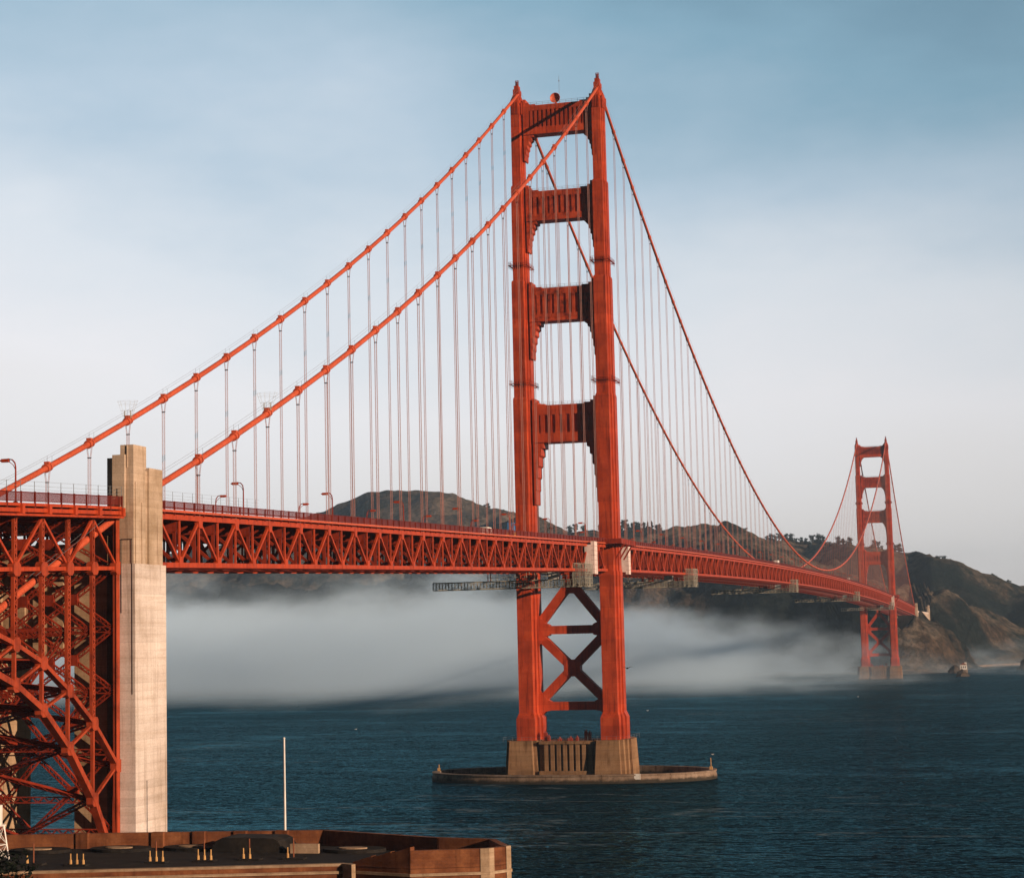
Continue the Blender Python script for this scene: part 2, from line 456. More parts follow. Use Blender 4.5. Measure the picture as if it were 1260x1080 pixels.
def water_mat():
    m, n, b, o = new_mat('sea_water')
    g = n.nodes.new("ShaderNodeNewGeometry"); P = g.outputs['Position']
    slick = noise(n, 0.0045, 4, 0.55, P, (0.6, 1.6, 1))
    cat = noise(n, 0.03, 4, 0.6, P, (0.7, 1.6, 1))
    col = rampn(n, slick, [(0.40, (0.001, 0.007, 0.013)), (0.58, (0.003, 0.020, 0.034))])
    n.links.new(col, b.inputs['Base Color'])
    b.inputs['Roughness'].default_value = 0.6
    b.inputs['Specular IOR Level'].default_value = 0.0
    w1 = noise(n, 0.08, 2, 0.35, P, (0.8, 1.2, 1))
    w2 = noise(n, 0.26, 2, 0.35, P, (0.8, 1.2, 1))
    w3 = noise(n, 0.9, 1, 0.3, P, (0.85, 1.15, 1))
    h = math_(n, 'ADD', math_(n, 'MULTIPLY', w1, 5.5), math_(n, 'ADD', math_(n, 'MULTIPLY', w2, 3.6), math_(n, 'MULTIPLY', w3, 0.9)))
    amp = rampn(n, math_(n, 'ADD', math_(n, 'MULTIPLY', slick, 0.6), math_(n, 'MULTIPLY', cat, 0.4)), [(0.42, (0.35, 0.35, 0.35)), (0.56, (1, 1, 1))])
    bp = n.nodes.new("ShaderNodeBump"); bp.inputs['Strength'].default_value = 1.0; bp.inputs['Distance'].default_value = 1.0
    n.links.new(math_(n, 'MULTIPLY', h, amp), bp.inputs['Height']); n.links.new(bp.outputs[0], b.inputs['Normal'])
    gl = n.nodes.new("ShaderNodeBsdfGlossy"); gl.inputs['Roughness'].default_value = 0.08; gl.inputs['Color'].default_value = (0.21, 0.60, 0.76, 1)
    n.links.new(bp.outputs[0], gl.inputs['Normal'])
    fr = n.nodes.new("ShaderNodeFresnel"); fr.inputs['IOR'].default_value = 1.33; n.links.new(bp.outputs[0], fr.inputs['Normal'])
    k = math_(n, 'MULTIPLY_ADD', math_(n, 'POWER', fr.outputs[0], 1.3), WATER_K, 0.012)
    mx = n.nodes.new("ShaderNodeMixShader"); n.links.new(k, mx.inputs[0]); n.links.new(b.outputs[0], mx.inputs[1]); n.links.new(gl.outputs[0], mx.inputs[2])
    # foam along the tide lines
    fo = n.nodes.new("ShaderNodeBsdfDiffuse"); fo.inputs[0].default_value = (0.45, 0.55, 0.6, 1)
    ln = noise(n, 0.010, 4, 0.6, P, (0.45, 2.6, 1)); br = noise(n, 0.35, 4, 0.7, P, (0.6, 1.3, 1)); pm = noise(n, 0.0035, 2, 0.5, P)
    line = rampn(n, ln, [(0.49, (0, 0, 0)), (0.5, (1, 1, 1)), (0.51, (0, 0, 0))])
    caps = rampn(n, math_(n, 'ADD', math_(n, 'MULTIPLY', br, 0.6), math_(n, 'MULTIPLY', w1, 0.4)), [(0.655, (0, 0, 0)), (0.70, (1, 1, 1))])
    fm = math_(n, 'ADD', math_(n, 'MULTIPLY', math_(n, 'MULTIPLY', line, rampn(n, br, [(0.42, (0, 0, 0)), (0.62, (1, 1, 1))])), rampn(n, pm, [(0.53, (0, 0, 0)), (0.60, (0.45, 0.45, 0.45))])), math_(n, 'MULTIPLY', caps, 0.35))
    mx2 = n.nodes.new("ShaderNodeMixShader"); n.links.new(fm, mx2.inputs[0]); n.links.new(mx.outputs[0], mx2.inputs[1]); n.links.new(fo.outputs[0], mx2.inputs[2])
    n.links.new(mx2.outputs[0], o.inputs[0])
    return m


M['water'] = water_mat()

# ------------------------------------------------------------------ water
mb = MB(); mb.add([(-9000, -1500, 0), (9000, -1500, 0), (9000, 9000, 0), (-9000, 9000, 0)], [(0, 1, 2, 3)])
tag(mb.build('water', M['water'], recalc=False), kind='structure')


# ------------------------------------------------------------------ numpy value noise
def vnoise(x, y, seed):
    r = np.random.default_rng(seed); T = r.random((256, 256))
    xi = np.floor(x).astype(int); yi = np.floor(y).astype(int); fx = x - xi; fy = y - yi
    fx = fx * fx * (3 - 2 * fx); fy = fy * fy * (3 - 2 * fy)
    a = T[xi % 256, yi % 256]; b = T[(xi + 1) % 256, yi % 256]; c = T[xi % 256, (yi + 1) % 256]; d = T[(xi + 1) % 256, (yi + 1) % 256]
    return (a * (1 - fx) + b * fx) * (1 - fy) + (c * (1 - fx) + d * fx) * fy


def fbm(x, y, seed, octv=5, ridged=False, gain=0.5):
    s = 0; a = 1; t = 0
    for i in range(octv):
        v = vnoise(x * 2 ** i, y * 2 ** i, seed + i)
        if ridged: v = 1 - abs(2 * v - 1)
        s = s + v * a; t += a; a *= gain
    return s / t


# ------------------------------------------------------------------ headland terrain: shore, sea cliffs, middle ridge and skyline ridge
XS = np.array([-700, 0, 200, 300, 350, 400, 430, 450, 490, 520, 545, 570, 600, 640, 670, 700, 740, 770, 800, 830, 868, 900, 940, 960, 1000, 1020, 1050, 1080, 1100, 1125, 1150, 1180, 1200, 1220, 1245, 1260, 1400, 1900])
def T(pts):
    xs, ys = zip(*pts); return np.interp(XS, xs, ys)
D0 = T([(-700, 3300), (0, 3050), (200, 2900), (400, 2800), (600, 2700), (770, 2450), (870, 2480), (1000, 2350), (1050, 2200), (1090, 2130), (1120, 2150), (1150, 2165), (1178, 2185), (1195, 2330), (1225, 2400), (1260, 2420), (1400, 2500), (1900, 2700)])
D1 = D0 + T([(-700, 250), (600, 250), (740, 220), (1000, 230), (1080, 230), (1105, 330), (1140, 300), (1150, 150), (1178, 60), (1200, 90), (1400, 120)])
Y1 = T([(-700, 745), (200, 722), (300, 716), (400, 722), (500, 712), (600, 716), (690, 722), (740, 692), (800, 676), (850, 670), (900, 672), (930, 677), (960, 694), (1000, 712), (1050, 728), (1080, 738), (1115, 752), (1138, 757), (1148, 770), (1160, 791), (1178, 820), (1200, 803), (1230, 801), (1260, 806), (1300, 806), (1900, 806)])
D2 = D1 + T([(-700, 350), (400, 330), (640, 330), (868, 380), (1000, 250), (1150, 265), (1178, 350), (1200, 165), (1260, 130), (1400, 150)])
Y2 = T([(-700, 725), (200, 700), (300, 692), (400, 684), (500, 676), (560, 664), (595, 650), (620, 640), (645, 634), (670, 638), (700, 650), (725, 661), (745, 666), (780, 664), (820, 652), (845, 647), (868, 644), (890, 648), (920, 657), (960, 672), (1000, 690), (1050, 706), (1100, 724), (1140, 742), (1150, 744), (1200, 743), (1213, 747), (1230, 757), (1260, 776), (1300, 790), (1900, 800)])
D3 = D2 + T([(-700, 500), (400, 480), (700, 380), (900, 420), (1000, 450), (1150, 480), (1400, 500)])
Y3 = T([(-700, 720), (0, 700), (200, 685), (300, 662), (350, 645), (400, 629), (430, 616), (450, 608), (490, 601.5), (520, 600), (545, 603), (570, 611), (600, 624), (640, 632), (670, 641), (700, 651), (740, 652), (770, 650), (830, 655), (900, 658), (940, 661), (960, 664), (1000, 668), (1050, 670), (1080, 674), (1100, 679), (1125, 679), (1150, 683), (1165, 684), (1180, 690), (1200, 700), (1220, 711), (1245, 719), (1260, 720), (1400, 745), (1900, 790)])

nx = 620
gx = np.linspace(-700, 1900, nx)
def I(a): 
    return np.interp(gx, XS, a)
d0, d1, d2, d3 = I(D0), I(D1), I(D2), I(D3)
def Zof(px, py, d):
    h = np.array([ray(a, b) for a, b in zip(px, py)])
    return CAM[2] + d * h[:, 2]
z1 = Zof(gx, I(Y1), d1); z2 = Zof(gx, I(Y2), d2); z3 = Zof(gx, I(Y3), d3)
ctrl = []   # (dist, z) per column
ctrl.append((d0 - 80, np.full(nx, -12.0)))
ctrl.append((d0, np.full(nx, 0.0)))
ctrl.append((d0 + (d1 - d0) * 0.12, np.maximum(3, z1 * 0.16)))
ctrl.append((d0 + (d1 - d0) * 0.55, z1 * 0.66))
ctrl.append((d1, z1))
ctrl.append((d1 + (d2 - d1) * 0.4, z1 + (z2 - z1) * np.interp(gx, [1100, 1160], [0.0, 0.34]) - np.interp(gx, [1000, 1120, 1160], [.12, .2, 0]) * np.minimum(z1, z2)))
ctrl.append((d2, z2))
ctrl.append((d2 + (d3 - d2) * 0.3, np.minimum(z2, z3) * np.interp(gx, [1000, 1150], [0.84, 0.6])))
ctrl.append((d3, z3))
ctrl.append((d3 + 350, z3 * 0.72))
ctrl.append((d3 + 900, z3 * 0.45))
rows_per = [4, 10, 26, 26, 22, 26, 30, 30, 10, 6]
Dl = []; Zl = []
for k in range(len(ctrl) - 1):
    (da, za), (db, zb) = ctrl[k], ctrl[k + 1]
    for j in range(rows_per[k]):
        t = j / rows_per[k]
        s = t * t * (3 - 2 * t) if k >= 4 else t
        # slightly convex tops: mix of smooth and linear
        s = 0.6 * s + 0.4 * t
        Dl.append(da + (db - da) * t); Zl.append(za + (zb - za) * s)
Dl.append(ctrl[-1][0]); Zl.append(ctrl[-1][1])
DD = np.array(Dl); ZZ = np.array(Zl)          # rows x nx
dirs = np.array([ray(a, 780) for a in gx])
PX = CAM[0] + DD * dirs[None, :, 0]; PY = CAM[1] + DD * dirs[None, :, 1]
ZZ = ZZ + np.clip((52 * np.exp(-(np.hypot((PX - 2) / 65, (PY - 1750) / 165)) ** 6) - ZZ), 0, None)
# spurs and gullies
g1 = fbm(PX / 210, PY / 260, 3, 4, True)
g2 = fbm(PX / 60, PY / 90, 9, 4, True)
big = fbm(PX / 420, PY / 420, 21, 3)
rel = np.clip(ZZ / 40, 0, 1)
crest = np.minimum(1, np.minimum(abs(DD - d3[None]) / 160, abs(DD - d2[None]) / 120 + 0.0))
crest = np.minimum(crest, abs(DD - d1[None]) / 70)
cl = np.exp(-((DD - (d0 + d1)[None] / 2) / ((d1 - d0)[None] * 0.45)) ** 2)
ZZ = ZZ + rel * crest * ((g1 - 0.62) * 120 + (big - 0.5) * 50) + rel * (g2 - 0.62) * (14 + 30 * cl)
ZZ = ZZ + rel * (fbm(PX / 22, PY / 22, 40, 4, True, 0.6) - 0.6) * (6 + 14 * cl)
# the sea cliffs also wander in and out
shift = (fbm(PX / 90, PY / 90 + ZZ / 60, 55, 4, True) - 0.6) * 42 * cl
PX = PX + dirs[None, :, 0] * shift; PY = PY + dirs[None, :, 1] * shift
nr = DD.shape[0]
V = np.stack([PX, PY, ZZ], -1).reshape(-1, 3)
idx = np.arange(nr * nx).reshape(nr, nx)
F = np.stack([idx[:-1, :-1], idx[:-1, 1:], idx[1:, 1:], idx[1:, :-1]], -1).reshape(-1, 4)
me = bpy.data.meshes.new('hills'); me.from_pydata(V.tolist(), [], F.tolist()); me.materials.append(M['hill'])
me.polygons.foreach_set('use_smooth', [True] * len(me.polygons))
hills = bpy.data.objects.new('hills', me); COL.objects.link(hills); tag(hills, kind='structure')


def ground_at(px, depth):
    i = int(np.clip(round((px + 700) / 2600 * (nx - 1)), 0, nx - 1))
    return float(np.interp(depth, DD[:, i], ZZ[:, i]))


def on_hill(px, depth):
    d = ray(px, 780)
    return Vector((CAM[0] + depth * d[0], CAM[1] + depth * d[1], ground_at(px, depth)))


# ------------------------------------------------------------------ bridge profile
def zc_side(y):          # top chord centre, south side span and arch
    return 74.1 + 0.0262 * y if y > -343 else 65.1 + 0.042 * (y + 343)


def zc(y):
    if y <= 0: return zc_side(y)
    if y <= 1280:
        t = y / 1280
        return 74.1 + (77.2 - 74.1) * t + 4 * 5.6 * t * (1 - t)
    return 77.2 - 0.0195 * (y - 1280)


TD = 7.6
ZS = 226.6


def cable_z(y):
    if -345 <= y < 0:
        t = -y / 343.0
        return ZS + (69.0 - ZS) * t - 4 * 10.5 * t * (1 - t)
    if y < -345:
        return 68.1 - 0.43 * (-345 - y)
    if y <= 1280:
        t = 2 * y / 1280 - 1
        return 85.2 + (ZS - 85.2) * t * t
    if y <= 1623:
        t = (y - 1280) / 343.0
        return ZS + (72.0 - ZS) * t - 4 * 10.5 * t * (1 - t)
    return 72 - 0.43 * (y - 1623)


SUSP_S = [-20.0 - 15.24 * k for k in range(21)]
SUSP_M = [22.86 + 15.24 * k for k in range(82)]
SUSP_N = [1300.0 + 15.24 * k for k in range(21)]

bridge = thing('suspension_bridge', 'orange suspension bridge crossing the strait on two tall towers', 'bridge', (0, 0, 0))


# ------------------------------------------------------------------ towers
def leg_ring(x0, w, d, z):
    """stepped cross plan, half dims"""
    a, b = w / 2, d / 2
    t = [(0.70, 1.0), (0.70, 0.62), (0.86, 0.62), (0.86, 0.28), (1.0, 0.28)]
    q = [(a * u, b * v) for u, v in t]
    pts = [(x, -y) for x, y in q]                 # SE quarter going to east
    pts += [(x, y) for x, y in reversed(q)]       # NE
    pts += [(-x, y) for x, y in q]                # NW
    pts += [(-x, -y) for x, y in reversed(q)]     # SW
    return [(x0 + x, y, z) for x, y in pts]


LEVELS = [(21.0, 66.0, 6.8, 13.8), (66.0, 123.5, 6.3, 12.8), (123.5, 162.3, 5.7, 11.4), (162.3, 194.3, 4.9, 9.2), (194.3, 222.3, 4.15, 7.6)]
LEGX = {1: 13.4, -1: -14.15}


def section_w(z):
    for a, b, w, d in LEVELS:
        if z < b: return w, d
    return 3.4, 7.5


def make_tower(y0):
    T_ = bpy.data.objects.new('tower', None); COL.objects.link(T_); T_.location = (0, y0, 0); T_.parent = bridge
    for sx in (-1, 1):
        x0 = LEGX[sx]
        m = MB()
        m.loft([leg_ring(x0, 8.6, 16.4, 12.7), leg_ring(x0, 8.6, 16.4, 19.6), leg_ring(x0, 6.8, 13.8, 21.4), leg_ring(x0, 6.8, 13.8, 66.0)])
        for a, b, w, d in LEVELS[1:]:
            m.loft([leg_ring(x0, w, d, a - 0.01), leg_ring(x0, w, d, b - 0.7), leg_ring(x0, w - 0.35, d - 0.6, b)])
        # proud base plinth strips and setback caps
        m.build('leg', M['tower'], T_)
        # inspection walkway rings (thin dark galleries)
        for zr, w, d in ((167.5, 5.0, 9.3), (128.0, 5.8, 11.6)):
            m = MB(); a, b = w / 2 + 0.45, d / 2 + 0.45
            for zz_, th in ((zr, 0.14), (zr + 0.6, 0.05), (zr + 1.15, 0.06)):
                for p, q in (((-a, -b), (a, -b)), ((a, -b), (a, b)), ((a, b), (-a, b)), ((-a, b), (-a, -b))):
                    m.bar((x0 + p[0], p[1], zz_), (x0 + q[0], q[1], zz_), 0.5 if th > 0.1 else th, th)
            for k in range(9):
                t = k / 8
                for p in ((-a + 2 * a * t, -b), (a, -b + 2 * b * t), (-a, -b + 2 * b * t)):
                    m.bar((x0 + p[0], p[1], zr - 0.9), (x0 + p[0], p[1], zr + 1.15), 0.09)
            m.build('gallery', M['dark_orange'], T_)
        # head: fluted block, tapering cap, finial
        m = MB()
        m.loft([leg_ring(x0, 4.15, 7.6, 222.3), leg_ring(x0, 4.15, 7.6, 223.2), leg_ring(x0, 2.3, 5.2, 225.6), leg_ring(x0, 1.9, 3.6, 226.2)])
        for fx in (-1.05, -0.55, 0.0, 0.55, 1.05):
            m.box(x0 + fx - 0.13, x0 + fx + 0.13, -4.02, -3.6, 218.6, 222.7)
        for fy in (-2.6, -1.6, -0.6, 0.6, 1.6, 2.6):
            m.box(x0 + 1.8, x0 + 2.22, fy - 0.2, fy + 0.2, 218.6, 222.7)
        m.box(x0 - 1.0, x0 + 1.0, -1.9, 1.9, 226.1, 227.6)
        m.box(x0 - 0.75, x0 + 0.75, -1.3, 1.3, 227.6, 229.0)
        m.build('saddle_housing', M['tower'], T_)
        m = MB()
        for a in range(6):
            t = a * math.pi / 3
            m.bar((x0 + math.cos(t) * 0.55, math.sin(t) * 0.55, 229.0), (x0 + math.cos(t) * 0.55, math.sin(t) * 0.55, 231.0), 0.1)
        for zz_ in (229.7, 230.4, 231.0):
            m.tube([(x0 + math.cos(t) * 0.55, math.sin(t) * 0.55, zz_) for t in [k * math.pi / 3 for k in range(7)]], 0.06, 4)
        m.tube([(x0, 0, 228.9), (x0, 0, 230.6)], [0.35, 0.28], 8)
        m.build('beacon', M['dark_orange'], T_)
    # portal struts
    for (zb, zt, dy, nb, brk, rz0, rz1) in ((211.6, 221.4, 2.5, 13, 8.5, 213.9, 219.6), (182.3, 192.2, 2.8, 10, 10.0, 184.4, 190.2),
                                            (148.6, 159.6, 3.1, 9, 12.0, 151.0, 157.4), (108.6, 120.8, 3.5, 7, 20.0, 111.6, 117.6)):
        w, d = section_w((zb + zt) / 2)
        xi = 13.7 - w / 2 + 0.15
        m = MB()
        f = dy - 0.55
        m.box(-xi, xi, -f, f, zb + 0.02, zt - 0.02)
        for s in (-1, 1):
            y_a, y_b = (-dy, -f) if s < 0 else (f, dy)
            m.box(-xi, xi, y_a, y_b, zb, rz0)                     # lower band
            m.box(-xi, xi, y_a, y_b, rz1, zt)                     # upper band
            m.box(-xi, -xi + 2.1, y_a, y_b, rz0 + .003, rz1 - .003); m.box(xi - 2.1, xi, y_a, y_b, rz0 + .003, rz1 - .003)
            span = 2 * (xi - 2.1)
            for k in range(nb):
                cx = -xi + 2.1 + span * (k + 0.5) / nb
                ww = span / nb * 0.27
                m.box(cx - ww, cx + ww, y_a + 0.05, y_b, rz0 + 0.003, rz1 - 0.003)
                m.prism([(cx - ww, rz0 - .4), (cx + ww, rz0 - .4), (cx + ww, rz1 + .3), (cx, rz1 + 0.65), (cx - ww, rz1 + .3)], y_a - 0.08 * (1 if s < 0 else -1) * (1), y_a + 0.02 if s < 0 else y_a - 0.02) if False else None
        # curved stepped rise of the top edge towards the legs
        for sx in (-1, 1):
            for (wd, hh) in ((0.9, 2.3), (1.9, 1.1), (4.2, 0.45)):
                a = xi - wd
                x_lo, x_hi = (a, xi) if sx > 0 else (-xi, -a)
                m.box(x_lo, x_hi, -dy + 0.25 + 0.01 * wd, dy - 0.25 - 0.01 * wd, zt - 0.3, zt + hh)
            # stepped corbels under the strut
            pts = []
            n = 6
            prev = None
            poly = [(xi, zb + 0.1)]
            for k in range(n + 1):
                t = k / n
                wd = (0.42 + 3.1 * (1 - t) ** 2.0)
                z0 = zb - brk * (t ** 1.35)
                z1_ = zb - brk * (((k + 1) / n) ** 1.35) if k < n else z0
                if k == 0: poly.append((xi - wd, zb + 0.1))
                if k < n:
                    poly.append((xi - wd, z1_ + 0.35 * (1 if k else 0))); 
                    wn_ = (0.42 + 3.1 * (1 - (k + 1) / n) ** 2.0)
                    poly.append((xi - wn_, z1_ - 0.12))
            poly.append((xi, zb - brk - 0.2))
            poly = [(sx * a, b) for a, b in poly]
            m.prism(poly, -dy + 0.35, dy - 0.35)
        m.build('portal_strut', M['strut'] if zb in (182.3, 148.6) else M['tower'], T_)
    # rails along the top of the struts
    for zt in (221.4, 192.2, 159.6, 120.8):
        for yy in (-2.2, 2.2):
            m = MB()
            for h in (0.55, 1.1):
                m.bar((-11, yy, zt + h), (11, yy, zt + h), 0.06)
            for k in range(12):
                m.bar((-11 + 2 * k, yy, zt), (-11 + 2 * k, yy, zt + 1.1), 0.07)
            m.build('handrail', M['wire'], T_)
    # bracing below the deck
    def member(m, p, q, w=2.9, t=1.9):
        m.bar((p[0], 0, p[1]), (q[0], 0, q[1]), t * 2, w, up=(0, 0, 1))
    xi = 13.7 - 2.4
    for nm, segs in (('knee_brace', [((0.3, 62.5), (xi + 1.0, 47.6)), ((-0.3, 62.5), (-xi - 1.0, 47.6))]),
                     ('cross_brace', [((-xi - 1.0, 47.4), (xi + 1.0, 23.4)), ((xi + 1.0, 47.4), (-xi - 1.0, 23.4))]),
                     ('tie_strut', [((-xi - .5, 47.7), (xi + .5, 47.7))]), ('tie_strut', [((-xi - .5, 23.3), (xi + .5, 23.3))])):
        m = MB()
        for i, (p, q) in enumerate(segs):
            member(m, p, q, 2.7, 1.5 + 0.013 * i + (0.12 if nm == 'tie_strut' else 0))
        if nm == 'knee_brace':
            m.prism([(-1.6, 69), (1.6, 69), (1.7, 62), (2.4, 60.6), (1.0, 59.4), (-1.0, 59.4), (-2.4, 60.6), (-1.7, 62)], -1.6, 1.6)
        if nm == 'cross_brace':
            m.prism([(-2.7, 33.6), (-2.7, 37.2), (-1.3, 38.1), (1.3, 38.1), (2.7, 37.2), (2.7, 33.6), (1.3, 32.7), (-1.3, 32.7)], -1.66, 1.66)
            for s in (-1, 1):
                m.prism([(s * (xi + .3), 41.5), (s * (xi - 2.6), 45.6), (s * (xi - 4.0), 46.0), (s * (xi - 4.0), 49.4), (s * (xi - 2.6), 50), (s * (xi + .3), 53.8)], -1.7, 1.7)
                m.prism([(s * (xi + .3), 29.6), (s * (xi - 2.8), 25.4), (s * (xi - 4.0), 24.8), (s * (xi - 4.0), 21.9), (s * (xi - 2.2), 21.6), (s * (xi + .3), 19.2)], -1.7, 1.7)
        m.build(nm, M['tower'], T_)
    # balcony round each leg at deck level
    zd = zc(y0)
    for sx in (-1, 1):
        m = MB()
        x0 = 13.7 * sx
        xo = x0 + sx * 5.6
        xa, xb = sorted((x0 + sx * 3.2, xo))
        m.box(xa, xb, -11.5, 11.5, zd + 0.5, zd + 0.9)
        m.box(*sorted((xo, xo + sx * 0.12)), -11.5, 11.5, zd + 0.4, zd + 2.0)
        for yy in (-11.6, 11.5):
            m.box(*sorted((x0 + sx * 0.5, xo)), yy, yy + 0.12, zd + 0.4, zd + 2.0)
        for k in range(9):
            yy = -11.4 + 22.8 * k / 8
            m.bar((xo + sx * 0.15, yy, zd + 0.2), (xo + sx * 0.15, yy, zd + 2.15), 0.16)
        for yy in (-6.2, 0, 6.2):
            m.bar((xo, yy, zd + 0.4), (x0 + sx * 2.7, yy, zd - 4.2), 0.42)
            m.bar((xo, yy, zd + 0.3), (x0 + sx * 2.4, yy, zd + 0.3), 0.5)
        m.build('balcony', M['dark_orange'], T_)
    return T_


tS = make_tower(0); tN = make_tower(1280)
# dish and mast on the south tower's top strut
m = MB()
rings = []
for i in range(7):
    rr = 1.75 * math.sin(i / 6 * math.pi / 2 * 0.95); yy = -0.9 * math.cos(i / 6 * math.pi / 2)
    rings.append((rr, yy))
n = 24; vs = []; fs = []
cx, cz_ = -0.6, 223.3
for rr, yy in rings:
    for k in range(n):
        t = 2 * math.pi * k / n; vs.append((cx + rr * math.cos(t), -1.4 - yy * -0.0 + (-yy) * 0.9 - 1.0, cz_ + rr * math.sin(t)))
for i in range(6):
    for k in range(n):
        fs.append((i * n + k, i * n + (k + 1) % n, (i + 1) * n + (k + 1) % n, (i + 1) * n + k))
m.add(vs, fs)
m.tube([(cx, -1.0, 221.0), (cx, -1.0, 223.2)], 0.3, 8); m.bar((cx, -1.0, 223.0), (cx, -1.5, 223.3), 0.5)
d_ = m.build('dish', M['cable'], tS)
md = d_.modifiers.new('thickness', 'SOLIDIFY'); md.thickness = 0.08
d_.location = (0, 0, 0)
m = MB(); m.tube([(0.2, 0.5, 221.2), (0.2, 0.5, 231.5)], 0.05, 5); m.box(0.05, .35, .35, .65, 229.6, 230.0)
m.build('mast', M['wire'], tS)

# ------------------------------------------------------------------ main cables
ys_c = [-470, -420, -380] + [-343 + 15.24 * k for k in range(23)] + [0] + [i * 20.0 for i in range(1, 64)] + [1280 + 20 * k for k in range(18)] + [1660]
ys_c = sorted(set(y for y in ys_c))
for sx in (-1, 1):
    m = MB()
    r = 0.51
    m.tube([((13.7 if y > -350 else 12.3) * sx, y, cable_z(y)) for y in ys_c], r, 12)
    for y in SUSP_M + SUSP_N:
        dz = cable_z(y + .5) - cable_z(y - .5); dv = Vector((0, 1, dz)).normalized() * 0.55; c = Vector((13.7 * sx, y, cable_z(y)))
        m.tube([c - dv, c + dv], 0.66, 8)
    cab = m.build('main_cable', M['cable'], bridge, smooth=False)
    for y in SUSP_S:
        m = MB(); dz = cable_z(y + .5) - cable_z(y - .5); dv = Vector((0, 1, dz)).normalized(); c = Vector((13.7 * sx, y, cable_z(y)))
        for o, rr in ((-0.55, 0.76), (0.0, 0.69), (0.55, 0.76)):
            m.tube([c + dv * (o - 0.2), c + dv * (o + 0.2)], rr, 12)
        m.box(c.x - 0.45, c.x + 0.45, y - 0.35, y + 0.35, c.z + 0.6, c.z + 1.0)
        m.build('cable_band', M['cable'], cab)
    # hand lines above the cable
    m = MB()
    for ox in (-0.45, 0.45):
        m.tube([(13.7 * sx + ox, y, cable_z(y) + 1.75) for y in ys_c if -420 < y < 1650], 0.022, 4)
    for y in SUSP_S + SUSP_M[:20]:
        for ox in (-0.45, 0.45):
            m.bar((13.7 * sx + ox, y + .8, cable_z(y + .8) + 0.4), (13.7 * sx + ox, y + .8, cable_z(y + .8) + 1.8), 0.035)
    m.build('hand_line', M['wire'], bridge)
    # wire guard cage that stops climbers
    yg = -294.32
    m = MB(); c = Vector((13.7 * sx, yg - 0.1, cable_z(yg)))
    for zz_, rr in ((0.9, 0.9), (1.9, 1.35), (3.0, 1.75), (3.6, 2.0)):
        m.tube([(c.x + rr * math.cos(t), c.y + rr * math.sin(t) * 0.6, c.z + zz_) for t in [k * math.pi / 6 for k in range(13)]], 0.013, 4)
    for k in range(12):
        t = k * math.pi / 6
        m.tube([(c.x + 0.8 * math.cos(t), c.y + 0.5 * math.sin(t), c.z + 0.5), (c.x + 2.0 * math.cos(t), c.y + 1.2 * math.sin(t), c.z + 3.7)], 0.011, 4)
    for s in (-1, 1): m.bar((c.x + s * .6, c.y, c.z + .5), (c.x + s * .6, c.y, c.z + 1.9), 0.14)
    m.build('climb_guard', M['steel'], bridge)


def suspender_mb(m, sx, y, full=True):
    zt = cable_z(y) - 0.5; zb = zc(y) + 0.3; x = 13.7 * sx
    for ox in (-0.2, 0.2):
        for oy in (-0.17, 0.17):
            if zt - zb > 4 and full:
                m.tube([(x + ox, y + oy, zb), (x + ox, y + oy, zt - 2.0), (x + ox * 2.6, y + oy, zt + 0.3)], 0.04, 4, cap=False)
                if oy > 0: m.bar((x - .3, y, zt - 2.0), (x + .3, y, zt - 2.0), 0.42, 0.14)
            else:
                m.tube([(x + ox, y + oy, zb), (x + ox, y + oy, zt)], 0.045, 4, cap=False)


cnt = 0
rest = MB()
for y in SUSP_S + SUSP_M + SUSP_N:
    for sx in (1, -1):
        if cnt < 100:
            m = MB(); suspender_mb(m, sx, y); m.build('suspender', M['rope'], bridge); cnt += 1
        else:
            suspender_mb(rest, sx, y, False)
tag(rest.build('suspender', M['rope'], bridge), kind='stuff')

# ------------------------------------------------------------------ stiffening trusses and deck
def panels(ya, yb, off):
    """panel points 7.62 m apart; 'top' nodes at suspenders"""
    ys = []; k = math.ceil((ya - off) / 7.62)
    while off + 7.62 * k < yb:
        ys.append((off + 7.62 * k, k % 2 == 0)); k += 1
    return ys


